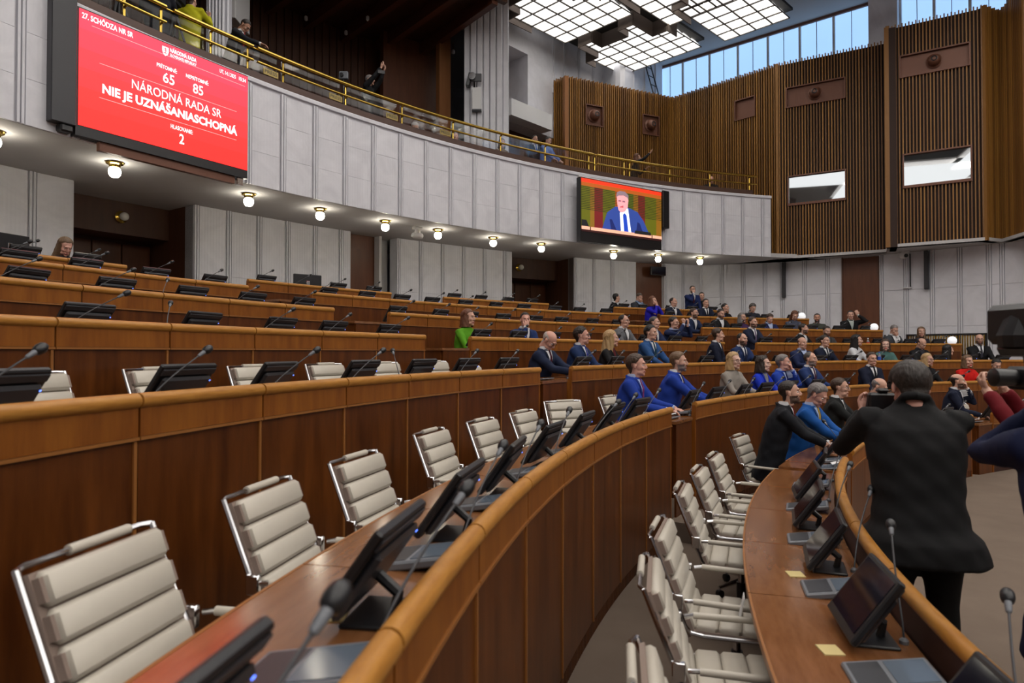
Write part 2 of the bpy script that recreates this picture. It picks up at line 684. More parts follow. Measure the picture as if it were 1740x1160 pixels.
# openings: (piece, x0, x1, ytop at x0, ybottom at x0, kind)
OPN = [(1, 997, 1024, 178, 210, 'speaker'), (1, 1094, 1120, 195, 226, 'speaker'), (2, 1252, 1284, 173, 204, 'hatch'),
       (3, 1340, 1438, 151, 182, 'rect'), (3, 1342, 1438, 301, 348, 'booth'),
       (5, 1535, 1652, 97, 131, 'rect'), (5, 1539, 1653, 264, 318, 'booth')]
openings = {}
for (i, x0, x1, yt, yb, kd) in OPN:
    M, L = frame2(WP[i], WP[i + 1])
    a, bq2 = px_to_seg(x0, M, L), px_to_seg(x1, M, L)
    openings.setdefault(i, []).append((a, bq2, zpix(x0, yb, M, a), zpix(x0, yt, M, a), kd))
for i in range(len(WP) - 1):
    p, q = WP[i], WP[i + 1]
    M, L = frame2(p, q)
    b = MB()
    b.box((-.02, .08, WZB[i]), (L + .02, .25, WZT[i] - .04), SLATBACK, M)
    b.build('backing_board', ws)
    b = MB()
    n = max(2, int(L / .080))
    for j in range(n + 1):
        x = L * j / n
        zs = [(WZB[i], WZT[i] + (.03 if j % 2 else 0))]
        for (a, c, z0, z1, kd) in openings.get(i, []):
            if a - .02 < x < c + .02:
                nz = []
                for (u, v) in zs:
                    if z0 > u and z1 < v:
                        nz += [(u, z0), (z1, v)]
                    else:
                        nz.append((u, v))
                zs = nz
        for (u, v) in zs:
            b.box((x - .015, .005, u), (x + .015, .085, v), SLAT, M)
    o = b.build('slats', ws, recalc=False)
    o['kind'] = 'stuff'
    if i == 1:
        b = MB()
        b.box((-.06, -.02, WZB[i]), (.08, .1, WZT[i]), TRIM, M)
        b.build('corner_post', ws)
    if i in (3, 5, 6):
        b = MB()
        b.box((-.03, -.01, WZB[i]), (.05, .1, WZT[i]), SLAT, M)
        b.build('corner_post', ws)
# underside of the timber volume and its top board
b = MB()
pts = WP[2:] + [LW[5] + Vector((.5, 0)), LW[4] + Vector((.6, .4)), LW[3] + Vector((.5, .6)), LW[2] + Vector((.4, .6)), LW[1] + Vector((.4, .7))]
vs = [(v.x, v.y, ZB + .0) for v in pts] + [(v.x, v.y, ZB + .08) for v in pts]
k = len(pts)
b.add(vs, [tuple(range(k)), tuple(range(2 * k - 1, k - 1, -1))] + [(i, (i + 1) % k, (i + 1) % k + k, i + k) for i in range(k)], PLASTER)
b.build('underside', ws)

# the fittings in the timber wall
names = {'speaker': ('ceiling_loudspeaker', 'loudspeaker'), 'rect': ('wall_loudspeaker', 'loudspeaker')}
lab = {(1, 0): 'brown ball loudspeaker in the left square recess of the slatted timber wall',
       (1, 1): 'brown ball loudspeaker in the right square recess of the slatted timber wall',
       (3, 0): 'round brown loudspeaker in the wide recess above the left booth window',
       (5, 0): 'round brown loudspeaker in the wide recess above the right booth window'}
for i, L_ in openings.items():
    M, L = frame2(WP[i], WP[i + 1])
    ang = atan2(WP[i + 1][1] - WP[i][1], WP[i + 1][0] - WP[i][0])
    for n_, (a, c, z0, z1, kd) in enumerate(L_):
        b = MB()
        t = .035
        for lo, hi in (((a - t, -.03, z0 - t), (c + t, .1, z0)), ((a - t, -.03, z1), (c + t, .1, z1 + t)), ((a - t, -.03, z0), (a, .1, z1)), ((c, -.03, z0), (c + t, .1, z1))):
            b.box(lo, hi, COPPER, M)
        if kd == 'booth':
            w = struct('window_%d' % (10 + i))
            b.build('window_frame', w)
            b = MB()
            b.box((a, .05, z0), (c, .075, z1), mat('booth_glass', (.50, .54, .57), .02, metal=.95), M)
            b.build('pane', w)
            b = MB()
            b.box((a, .04, z0), (c, .07, z0 + .05), COPPER, M)
            b.build('window_sill', w)
            continue
        b.build('recess_frame', ws)
        b = MB()
        b.box((a, .06, z0), (c, .079, z1), COPPER, M)
        b.build('recess_panel', ws)
        if kd in names:
            r = (z1 - z0) * .27
            ce = M @ Vector(((a + c) / 2, .05, (z0 + z1) / 2))
            T = thing(names[kd][0], lab[(i, n_)], names[kd][1], ce, ang)
            Mr = Matrix.Rotation(pi / 2, 4, 'X')
            b = MB()
            b.lathe([(r * 1.25, 0), (r * 1.3, .02), (r * 1.1, .03), (r, .05), (r * 1.05, .1), (r * .8, .2), (r * .5, .235)], COPPER, 20, Mr)
            b.build('housing', T, smooth=True)
            b = MB()
            b.lathe([(r * .5, .2), (r * .5, .24), (r * .4, .245), (r * .1, .22)], BLACK, 16, Mr)
            b.build('cone', T, smooth=True)

# upper white wall left of the timber, with pilaster and ladder
wu = struct('wall_upper_marble')
UA, UB = Vector((-.42, 19.85)), Vector((3.28, 23.9))
M, L = frame2(UA, UB)
ang = atan2(UB.y - UA.y, UB.x - UA.x)
xs = [px_to_seg(v, M, L) for v in (862, 897, 921, 1025)]
zt_, zb_ = CAMZ + 9.4, CAMZ + 7.55
b = MB()
zlo = CAMZ + 7.05
b.box((xs[1], 0, zlo), (L, .9, HC), MARBLES, M)
b.box((xs[0] - .6, 0, zt_), (xs[1], .9, HC), MARBLES, M)
b.box((xs[0] - .6, 0, zlo), (xs[1], .9, zb_), MARBLES, M)
b.build('masonry', wu)
b = MB()
b.box((xs[0] - .6, .9, zb_ - .2), (xs[1] + .1, 1.0, zt_ + .2), DARKWOOD, M)
b.build('recess_back', wu)
b = MB()
b.box((xs[0] - .3, -.45, zlo), (xs[2] - .03, -.02, zb_), WHITEP, M)
b.build('parapet', wu)
b = MB()
b.box((xs[0] - .5, .5, GFL), (xs[2] + 1.0, .7, zlo), DARKWOOD, M)
b.build('dark_lobby', wu)
x = xs[1] + .1
for v in (939, 958, 983, 1007, 1024):
    s_ = px_to_seg(v, M, L)
    for d_ in (0, .07):
        b = MB()
        b.box((s_ + d_, -.035, ZT - .4), (s_ + d_ + .035, 0, HC), MARBLES, M)
        b.build('marble_strip', wu)
# pilaster between the white wall and the windows
PA, PB, PC_ = Vector((3.28, 23.9)), Vector((3.75, 22.9)), Vector((5.6, 24.6))
for p, q in ((PA, PB), (PB, PC_)):
    M2, L2 = frame2(p, q)
    b = MB()
    b.box((0, 0, ZT - .6), (L2, .2, HC), MARBLES, M2)
    b.build('pilaster_face', wu)
M2, L2 = frame2(PB, PC_)
for s_ in (.1, .75, 1.4, 2.05):
    b = MB()
    b.box((s_, -.035, ZT - .5), (s_ + .04, 0, HC), MARBLES, M2)
    b.build('marble_strip', wu)
T = thing('ladder', 'dark metal ladder standing behind the slatted wall beside the high windows', 'ladder')
for s_ in (1.45, 1.8):
    b = MB()
    a_, c_ = M2 @ Vector((s_ - .2, -.12, HC - .3)), M2 @ Vector((s_ + .15, -.5, ZT - .5))
    b.tube([a_, c_], .022, BLACK, 6)
    b.build('rail', T)
for j in range(6):
    f_ = (j + .5) / 6
    a_ = (M2 @ Vector((1.25, -.12, HC - .3))).lerp(M2 @ Vector((1.6, -.5, ZT - .5)), f_)
    c_ = (M2 @ Vector((1.6, -.12, HC - .3))).lerp(M2 @ Vector((1.95, -.5, ZT - .5)), f_)
    b = MB()
    b.tube([a_, c_], .016, BLACK, 6)
    b.build('rung', T)

# clerestory windows
CA, CB = Vector((5.42, 24.95)), Vector((10.95, 20.2))
dcl = (CB - CA).normalized()
win = 0
for (pa, pb, xa, xb, off) in ((CA, CB, 1119, 1483, 0), (CA, CB, 1535, 1720, .25)):
    M, L = frame2(pa, pb)
    win += 1
    W = struct('window_%d' % win)
    s0, s1 = px_to_seg(xa, M, L), px_to_seg(xb, M, L)
    z0, z1 = CAMZ + 9.25, CAMZ + 10.62
    np_ = 7 if win == 1 else 3
    wpair = (s1 - s0) / np_
    for j in range(np_):
        for h in (0, 1):
            b = MB()
            a_ = s0 + wpair * j + .035 + h * (wpair - .07) / 2
            b.box((a_ + .008, .02, z0), (a_ + (wpair - .07) / 2 - .008, .04, z1), WINGL, M)
            b.build('pane', W)
        b = MB()
        b.box((s0 + wpair * j - .035, -.03, z0), (s0 + wpair * j + .035, .06, z1), WHITEP, M)
        b.build('mullion', W)
        b = MB()
        b.box((s0 + wpair * j + wpair / 2 - .008, .0, z0), (s0 + wpair * j + wpair / 2 + .008, .05, z1), BROWNBAND, M)
        b.build('mullion', W)
    for (za, zb2) in ((z0 - .14, z0), (z1, HC)):
        b = MB()
        b.box((s0 - .05, -.06, za), (s1 + .05, .1, zb2), BROWNBAND, M)
        b.build('frame_rail', W)
    if win == 1:
        b = MB()
        sL = px_to_seg(1534, M, L)
        b.box((s1 + .03, -.35, ZT - .5), (sL, .3, HC), MARBLES, M)
        o = b.build('pilaster_face', wu)
        b = MB()
        b.box((-.5, .1, ZT - 1.5), (L + 4.5, .3, z0 - .1), WHITEP, M)
        b.build('wall_under_windows', wu)

# ceiling
ce = MB()
ce.box((-14, -28, HC), (38, 27, HC + .2), CEIL)
cc = ce.build('ceiling')
cc['kind'] = 'structure'
# outer walls that close the hall behind and beside the camera
for (lo, hi) in (((-14, -28, 0), (-13.8, 27, HC)), ((-14, -28, 0), (38, -27.8, HC)), ((37.8, -28, 0), (38, 27, HC)), ((-14, 26.8, 0), (38, 27, HC))):
    b = MB()
    b.box(lo, hi, MARBLES)
    o = b.build('wall_outer')
    o['kind'] = 'structure'

# coffered light fields: rotated grids of small inverted pyramids
u_, v_ = Vector((.7071, .7071, 0)), Vector((.7071, -.7071, 0))
CELL = .52
_pm = MB()
h = CELL / 2 - .014
CELLT = mat('coffer_core', (1, .975, .94), .4, emit=3.2)
_pm.add([(-h, -h, 0), (h, -h, 0), (h, h, 0), (-h, h, 0), (-h * .42, -h * .42, .2), (h * .42, -h * .42, .2), (h * .42, h * .42, .2), (-h * .42, h * .42, .2)],
        [(0, 1, 5, 4), (1, 2, 6, 5), (2, 3, 7, 6), (3, 0, 4, 7)], mat('coffer_slope', (1, .985, .96), .5, emit=.80))
for lo_, hi_ in (((-CELL / 2, -CELL / 2), (CELL / 2, -h + .004)), ((-CELL / 2, h - .004), (CELL / 2, CELL / 2)), ((-CELL / 2, -h), (-h + .004, h)), ((h - .004, -h), (CELL / 2, h))):
    _pm.box((lo_[0], lo_[1], -.03), (hi_[0], hi_[1], .0), mat('cell_frame', (.10, .09, .08), .8))
_pm.add([(-h * .42, -h * .42, .2), (h * .42, -h * .42, .2), (h * .42, h * .42, .2), (-h * .42, h * .42, .2)], [(0, 1, 2, 3)], CELLT)
COFME = _pm.mesh('light_cell')
_pb = MB()
_pb.ell((0, 0, .07), (.035, .035, .05), mat('lamp_bulb', (1, .9, .7), .3, emit=12), 8, 5)
BULBME = _pb.mesh('bulb')
ZC = CAMZ + 9.95


def field(corner, nu, nv, label, cut=(), cells=True):
    """corner = far bottom corner of the field; runs along -u and +-v"""
    T = thing('ceiling_light', label, 'light', (corner[0], corner[1], ZC))
    fr = MB()
    for i in range(nu):
        for j in range(nv):
            if (i, j) in cut:
                continue
            c = -u_ * (i + .5) * CELL + v_ * (j - nv / 2 + .5) * CELL * 1.0
            if cells:
                o = link('light_cell', COFME, T, c, pi / 4)
                if i < 3 and (i + j) % 2 == 0:
                    link('bulb', BULBME, T, c + Vector((0, 0, -.02)))
            elif not fr.v:
                pass
    if not cells:
        a = -u_ * nu * CELL
        w = v_ * nv * CELL / 2
        q = [-w, w, a + w, a - w]
        fr.add([(p_.x, p_.y, .0) for p_ in q], [(0, 1, 2, 3)], LIGHTP)
        fr.build('diffuser', T)
        fr = MB()
    if cells:
        sk = MB()
        Mu = Matrix.Rotation(pi / 4, 4, 'Z')
        for i in range(nu):
            for j in range(nv):
                if (i, j) in cut:
                    continue
                for di, dj in ((1, 0), (0, 1), (0, -1)):
                    ii, jj = i + di, j + dj
                    if (0 <= ii < nu and 0 <= jj < nv and (ii, jj) not in cut) or (di == 0 and i < nu * .45):
                        continue
                    c = -u_ * (i + .5) * CELL + v_ * (j - nv / 2 + .5) * CELL
                    e = -u_ * di * CELL / 2 + v_ * dj * CELL / 2
                    t_ = v_ if di else u_
                    a1, a2 = c + e - t_ * CELL / 2, c + e + t_ * CELL / 2
                    o1 = e.normalized() * .03
                    q = [a1, a2, a2 + o1, a1 + o1]
                    sk.add([(p_.x, p_.y, -.22) for p_ in q] + [(p_.x, p_.y, .25) for p_ in q], [(0, 1, 2, 3), (7, 6, 5, 4), (0, 1, 5, 4), (1, 2, 6, 5), (2, 3, 7, 6), (3, 0, 4, 7)], BEAMP)
        sk.build('skirt', T)
    # dark grid backing
    a = -u_ * (nu * CELL + .06)
    w = v_ * (nv * CELL / 2 + .06)
    q = [u_ * .06 - w, u_ * .06 + w, a + w, a - w]
    fr.add([(p_.x, p_.y, .22) for p_ in q] + [(p_.x, p_.y, .3) for p_ in q], [(0, 1, 2, 3), (7, 6, 5, 4), (0, 1, 5, 4), (1, 2, 6, 5), (2, 3, 7, 6), (3, 0, 4, 7)], mat('field_backing', (.03, .028, .026), .9) if cells else CEIL)
    fr.build('backing', T)
    return T


def px_ceiling(x, y):
    return unproj(x, y, ZC)


def stepped(nu, nv):
    # staircase outline on the near side
    return {(i, j) for i in range(nu) for j in range(nv) if False}


for (x, y, nu, nv, lb) in ((1015, 49, 6, 5, 'bright stepped ceiling light field left of the others, above the white upper wall'),
                           (1122, 104, 6, 6, 'bright diamond ceiling light field just above the ladder and window corner'),
                           (1190, 22, 6, 4, 'bright ceiling light field cut by the top edge between two larger ones'),
                           (1285, 50, 7, 4, 'long bright ceiling light field running beside the high windows')):
    c = px_ceiling(x, y)
    cut = {(i, j) for i in range(nu) for j in range(nv) if i - nu + 3 > abs(j - (nv - 1) / 2) * 1.0 + .5 or (i >= nu - 2 and abs(j - (nv - 1) / 2) > nv / 2 - 1)}
    field((c.x, c.y), nu, nv, lb, cut if x == 1122 else {(nu - 1, 0), (nu - 1, nv - 1), (nu - 2, nv - 1)})
# further light fields over the rest of the hall, outside the picture
for ix in range(5):
    for iy in range(5):
        X, Y = 0.0 + ix * 6.2, 13.2 - iy * 6.4
        if iy == 0 and ix in (9,):
            continue
        field((X, Y), 11, 11, 'square light field outside the picture, %s row back, %s across' % (['first', 'second', 'third', 'fourth', 'fifth'][iy], ['first', 'second', 'third', 'fourth', 'fifth'][ix]), cells=False)
# --- gallery interior
gi = struct('floor_gallery')
ring('slab', RF + .2, RF + 6, 3.2, 2.19, GFL - .2, GFL, mat('gallery_floor', (.03, .022, .02), .8), gi, 70)
ring('slab', RF + .2, RF + 3.2, 2.19, 1.86, GFL - .2, GFL, MATS['gallery_floor'], gi, 20)
ring('podium', RF + .75, RF + 5.5, 3.2, 2.42, GFL, GFL + .33, MATS['gallery_floor'], gi, 50)
gw = struct('wall_gallery')
ring('dark_panelling', RF + 5.4, RF + 5.6, 3.2, 2.19, GFL, HC, DARKWOOD, gw, 60)
for j in range(46):
    t = 2.66 - j * .0085
    if t < 2.28:
        break
    b = MB()
    b.box((-.03, -.05, GFL), (.03, 0, HC - 1), DARKWOOD)
    b.build('panelling_batten', gw, loc=P(RF + 5.4, t, 0), rz=t - pi / 2)
# wooden pilaster with light put into its colour, and lighter wood piece, left of the marble column
for (xa, xb, R_, m_) in ((650, 745, RF + 4.6, DOORWOOD), (746, 765, RF + 3.6, LITTONEWOOD)):
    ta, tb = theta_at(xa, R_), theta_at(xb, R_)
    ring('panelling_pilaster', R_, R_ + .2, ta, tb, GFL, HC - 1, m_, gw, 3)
gc = struct('ceiling_gallery')
ZG = CAMZ + 9.3
ring('ceiling_board', RF + .9, RF + 6, 3.2, 2.215, ZG, ZG + .1, DARKWOOD, gc, 60)
ring('ceiling_edge', RF + .8, RF + .95, 3.2, 2.215, ZG - .25, HC, mat('edge_wood', (.09, .035, .015), .5), gc, 60)
for j in range(16):
    t = 2.86 - j * .042
    b = MB()
    b.box((-.09, 0, -.35), (.09, 5.0, 0), mat('beam_wood', (.12, .035, .014), .5))
    b.build('ceiling_beam', gc, loc=P(RF + .9, t, ZG), rz=t - pi / 2)
for (x, y, wl) in ((520, 20, 'leftmost'), (625, 20, 'second from left'), (588, 45, 'lowest'), (770, 78, 'rightmost')):
    c = unproj(x, y, ZG - .1)
    T = thing('gallery_spotlight', 'small pale spotlight hanging from the dark gallery ceiling, %s of the four' % wl, 'spotlight', (c.x, c.y, ZG), group='gallery ceiling spotlights')
    b = MB()
    b.tube([(0, 0, 0), (0, 0, -.22)], .012, BRASS, 6)
    b.build('stem', T)
    b = MB()
    b.lathe([(.03, -.34), (.05, -.32), (.05, -.24), (.02, -.21)], WHITEP, 10)
    b.build('lamp_head', T, smooth=True)
# marble columns
for (xa, xb, yy, lb) in ((787, 865, 18.35, 0), (342, 383, 13.2, 0)):
    X0, X1 = (xa - 870) / F * yy, (xb - 870) / F * yy
    tr = struct('column_marble')
    w = X1 - X0
    b = MB()
    b.box((X0 + .12, yy + .1, GFL - .4), (X1 - .12, yy + w, HC), MARBLES)
    b.build('shaft', tr)
    n = 7
    for j in range(n):
        b = MB()
        a_ = X0 + w * j / n
        b.box((a_ + .01, yy + (.0 if 0 < j < n - 1 else .06), GFL - .4), (a_ + w / n - .01, yy + .12, HC), MARBLES, bev=.02)
        b.build('flute', tr)
b = MB()
c0 = unproj(382, 0, depth=14.5)
c1 = unproj(400, 30, depth=14.5)
b.box((c0.x, 14.5, c1.z), (c1.x, 15.3, HC), WHITEP, bev=.01)
T = tag(b.build('ventilation_box'), 'white box hanging beside the left marble column above the gallery', 'box')

# ================================================================== DESKS
ROWN = ['front', 'second', 'third', 'fourth', 'fifth', 'sixth', 'rearmost']
BLK = {'n': 'near block', 'm': 'middle block', 'f': 'far block', 'g': 'far corner block'}
SECT = []


def js(start, t0, dw, n, end):
    L = [start]
    t = t0
    for i in range(n):
        if t < L[-1] - dw * .35:
            L.append(t)
        t -= dw
    L.append(end)
    return L


dW = [WM[k] / RR[k] for k in range(7)]
SECT.append((0, 'n', [2.733 - j * dW[0] for j in range(-5, 3)]))
SECT.append((1, 'n', [3.010 - j * dW[1] for j in range(-2, 8)]))
SECT.append((2, 'n', [2.930 - j * dW[2] for j in range(-2, 7)]))
SECT.append((3, 'n', [2.873 - j * dW[3] for j in range(-1, 6)]))
SECT.append((4, 'n', [2.794 - j * dW[4] for j in range(-2, 5)]))
SECT.append((5, 'n', [2.748 - j * dW[5] for j in range(-2, 4)]))
SECT.append((6, 'n', [2.698 - j * dW[6] for j in range(-2, 2)]))
SECT.append((0, 'm', js(2.559, 2.490, .0690, 5, 2.145)))
SECT.append((1, 'm', js(2.554, 2.493, dW[1], 6, 2.147)))
SECT.append((2, 'm', js(2.554, 2.485, dW[2], 7, 2.142)))
SECT.append((3, 'm', js(2.5596, 2.508, dW[3], 7, 2.147)))
SECT.append((4, 'm', js(2.558, 2.558 - dW[4], dW[4], 8, 2.149)))
SECT.append((5, 'm', js(2.565, 2.565 - dW[5], dW[5], 9, 2.147)))
SECT.append((6, 'm', [2.566 - j * dW[6] for j in range(5)]))
SECT.append((0, 'f', js(2.092, 2.024, .068, 2, 1.88)))
SECT.append((1, 'f', js(2.092, 2.035, dW[1], 3, 1.866)))
SECT.append((2, 'f', js(2.0927, 2.0383, dW[2], 6, 1.712)))
SECT.append((3, 'f', [2.088 - j * dW[3] for j in range(8)]))
SECT.append((4, 'f', [2.092 - j * dW[4] for j in range(8)]))
SECT.append((5, 'f', [2.086 - j * dW[5] for j in range(7)]))
SECT.append((6, 'f', [2.350 - j * dW[6] for j in range(5)]))
SECT.append((6, 'g', [2.097 - j * dW[6] for j in range(6)]))
_mc = {}


def cmesh(key, fn):
    if key not in _mc:
        b = MB()
        fn(b)
        me = b.mesh(key[0])
        bb = bmesh.new()
        bb.from_mesh(me)
        bmesh.ops.recalc_face_normals(bb, faces=bb.faces)
        bb.to_mesh(me)
        bb.free()
        if key[0] in ('rail', ):
            smooth_mesh(me)
        _mc[key] = me
    return _mc[key]


def desk_section(k, blk, J):
    R, zr, zf = RR[k], ZR[k], ZF[k]
    zb = ZF[k - 1] if k else 0.0
    pre = {'n': 'near', 'm': 'middle', 'f': 'far', 'g': 'far corner'}[blk]
    tm0 = (J[0] + J[-1]) / 2
    base = P(R, tm0, zb)
    T = thing('desk_row', 'curved cherry wood desk of the %s row, %s block, with rounded honey rail' % (ROWN[k], pre), 'desk', base)
    off = Vector((CX, CY, 0)) - base
    O = (CX, CY, 0)
    for i in range(len(J) - 1):
        a, c = J[i], J[i + 1]
        h = (a - c) / 2
        tm = (a + c) / 2
        hk = round(h, 4)
        g = .006 / R
        circ = [(R + .031 * cos(2 * pi * q / 14), zr - .031 + .031 * sin(2 * pi * q / 14)) for q in range(14)]
        ns = 6 if k < 3 else 3
        parts = [('rail', RAIL, circ, g, ns),
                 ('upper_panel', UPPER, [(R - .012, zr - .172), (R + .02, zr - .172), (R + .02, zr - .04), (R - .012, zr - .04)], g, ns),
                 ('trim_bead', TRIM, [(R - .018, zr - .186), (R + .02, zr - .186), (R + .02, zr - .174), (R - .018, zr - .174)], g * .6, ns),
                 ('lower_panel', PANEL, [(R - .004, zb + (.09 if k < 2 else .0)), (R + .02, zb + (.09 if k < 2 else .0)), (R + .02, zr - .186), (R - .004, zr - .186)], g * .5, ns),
                 ('desk_top', TOP, [(R + .035, zf + DESK - .03), (R + .555, zf + DESK - .03), (R + .555, zf + DESK), (R + .035, zf + DESK)], .003 / R, ns),
                 ('desk_edge', TRIM, [(R + .556, zf + DESK - .032), (R + .566, zf + DESK - .032), (R + .566, zf + DESK + .001), (R + .556, zf + DESK + .001)], .003 / R, ns)]
        for nm, m, prof, gg, n in parts:
            me = cmesh((nm, k, hk), lambda b: b.sweep(prof, h - gg, -h + gg, m, n, (0, 0, 0)))
            # P() adds the centre: take it out again once
            if not me.get('c'):
                me.transform(Matrix.Translation((-CX, -CY, 0)))
                me['c'] = 1
            link(nm, me, T, off, tm)
        if i and blk == 'n' and k < 4:
            b = MB()
            b.sweep([(R - .012, zb + .09), (R + .01, zb + .09), (R + .01, zr - .19), (R - .012, zr - .19)], a + .026 / R, a + .010 / R, TRIM, 1, base)
            b.build('joint_strip', T)
    b = MB()
    b.sweep([(R + .0, zb), (R + .028, zb), (R + .028, zr - .02), (R + .0, zr - .02)], J[0] - .002, J[-1] + .002, DARKGAP, None, base)
    b.build('core_board', T)
    if k < 2 and blk != 'f':
        b = MB()
        n = int((J[0] - J[-1]) * R / .03)
        for i in range(n):
            t = J[0] - (J[0] - J[-1]) * (i + .5) / n
            b.sweep([(R - .004, zb + .005), (R + .0, zb + .005), (R + .0, zb + .085), (R - .004, zb + .085)], t + .006 / R, t - .006 / R, TRIM if k > 1 else PANEL, 1, base)
        o = b.build('vent_grille', T, recalc=False)
        o['kind'] = 'stuff'
    for t, s in ((J[0], 1), (J[-1], -1)):
        b = MB()
        b.sweep([(R - .006, zb), (R + .56, zb), (R + .56, zf + DESK - .002), (R + .035, zf + DESK - .002), (R + .03, zr - .035), (R - .006, zr - .035)], t + s * .0, t - s * .022 / R, UPPER, 1, base)
        b.build('end_panel', T)


for (k, blk, J) in SECT:
    desk_section(k, blk, J)

# low flat-topped desks that close part of each gap between the blocks
LOWD = []
for k in range(6):
    for gi_, (t1, wd) in enumerate(((2.559, .041 if k < 3 else .036), (2.092, .036))):
        R, zf = RR[k], ZF[k]
        zb = ZF[k - 1] if k else 0.0
        if k == 0 and gi_ == 0:
            wd = .030
        t0 = t1 + wd
        t1 = t1 + .002
        base = P(R, (t0 + t1) / 2, zb)
        T = thing('low_desk', 'flat wooden desk without rail closing the %s gap of the %s row' % (('nearer', 'farther')[gi_], ROWN[k]), 'desk', base)
        b = MB()
        b.sweep([(R - .01, zf + DESK - .028), (R + .556, zf + DESK - .028), (R + .556, zf + DESK + .002), (R - .01, zf + DESK + .002)], t0, t1, TOP, 3, base)
        b.build('desk_top', T)
        b = MB()
        b.sweep([(R + .0, zb), (R + .03, zb), (R + .03, zf + DESK - .03), (R + .0, zf + DESK - .03)], t0 - .002, t1, PANEL, 3, base)
        b.build('front_panel', T)
        b = MB()
        b.sweep([(R + .03, zf), (R + .54, zf), (R + .54, zf + DESK - .03), (R + .03, zf + DESK - .03)], t0 - .001, t0 - .001 - .025 / R, PANEL, 1, base)
        b.build('side_panel', T)
        LOWD.append((k, gi_, (t0 + t1) / 2))

# ================================================================== CHAIRS, SCREENS, MICROPHONES


def lr(a, b, t):
    return a + (b - a) * t


def make_chair():
    T = thing('conference_chair', 'x', 'chair')
    y0, z0, y1, z1 = -.205, .425, -.365, .872
    L = hypot(y1 - y0, z1 - z0)
    ang = atan2(-(y1 - y0), z1 - z0)
    M = Matrix.Translation((0, y0, z0)) @ Matrix.Rotation(ang, 4, 'X')
    b = MB()
    b.box((-.215, -.018, .003), (.215, .022, L / 5 - .003), LEATHER, bev=.013)
    me = b.mesh('back_pad')
    smooth_mesh(me, .9)
    for i in range(5):
        o = link('back_pad', me, T)
        o.matrix_local = M @ Matrix.Translation((0, .012, L / 5 * i))
    b = MB()
    b.box((-.226, -.014, 0), (.226, .004, L), LEATHERSIDE, M)
    for i in range(5):
        b.box((-.222, -.012, L / 5 * i + .016), (.222, .026, L / 5 * i + L / 5 - .016), LEATHERSIDE, M)
    b.build('back_shell', T)
    b = MB()
    b.box((-.222, -.0515, -.02), (.222, .0515, .022), LEATHER, bev=.013)
    me = b.mesh('seat_pad')
    smooth_mesh(me, .9)
    for i in range(4):
        link('seat_pad', me, T, (0, -.13 + .106 * i, .465))
    b = MB()
    b.box((-.226, -.19, .444), (.226, .245, .458), LEATHERSIDE)
    b.build('seat_shell', T)
    b = MB()
    for s in (-1, 1):
        b.tube([(s * .236, .255, .452), (s * .236, .20, .448), (s * .236, -.14, .440), (s * .236, -.20, .448), (s * .236, -.228, .48), (s * .236, y1 - .022, z1 + .012)], .0105, CHROME, 8)
    b.tube([(-.236, y1 - .022, z1 + .008), (-.20, y1 - .038, z1 + .010), (.20, y1 - .038, z1 + .010), (.236, y1 - .022, z1 + .008)], .0085, CHROME, 8)
    b.tube([(-.236, .05, .445), (.236, .05, .445)], .011, CHROME, 8)
    b.tube([(-.236, -.14, .44), (.236, -.14, .44)], .011, CHROME, 8)
    b.build('chrome_frame', T, smooth=True)
    b = MB()
    b.tube([(-.16, y1 - .040, z1 + .010), (.06, y1 - .040, z1 + .010)], .0150, LEATHER, 10)
    b.build('top_grip', T, smooth=True)
    for s in (-1, 1):
        b = MB()
        b.tube([(s * .262, -.225, .605), (s * .268, -.19, .61), (s * .272, .12, .605), (s * .27, .165, .59), (s * .262, .185, .55), (s * .236, .15, .46)], .0095, CHROME, 8)
        b.box((s * .25 - .012, -.285, .56), (s * .25 + .012, -.235, .63), CHROME, bev=.004)
        o = b.build('armrest', T, smooth=True)
        b = MB()
        b.tube([(s * .268, -.185, .61), (s * .272, .115, .605)], [.0145, .0145], LEATHER, 10)
        b.build('arm_pad', o, smooth=True)
    b = MB()
    b.tube([(0, 0, .10), (0, 0, .30)], .028, BLACK, 12)
    b.tube([(0, 0, .28), (0, 0, .43)], .018, CHROME, 10)
    b.box((-.07, -.09, .415), (.07, .09, .44), BLACK, bev=.006)
    b.build('column', T, smooth=True)
    for i in range(4):
        a = pi / 4 + pi / 2 * i
        b = MB()
        b.tube([(0.02 * cos(a), .02 * sin(a), .115), (.28 * cos(a), .28 * sin(a), .07)], [.020, .013], CHROME, 8)
        o = b.build('leg', T, smooth=True)
        b = MB()
        Mw = Matrix.Translation((.27 * cos(a), .27 * sin(a), .028)) @ Matrix.Rotation(a, 4, 'Z') @ Matrix.Rotation(pi / 2, 4, 'X')
        b.lathe([(.02, -.02), (.028, -.016), (.028, .016), (.02, .02)], BLACK, 12, Mw)
        b.build('caster', o, smooth=True)
    register(T)
    return T


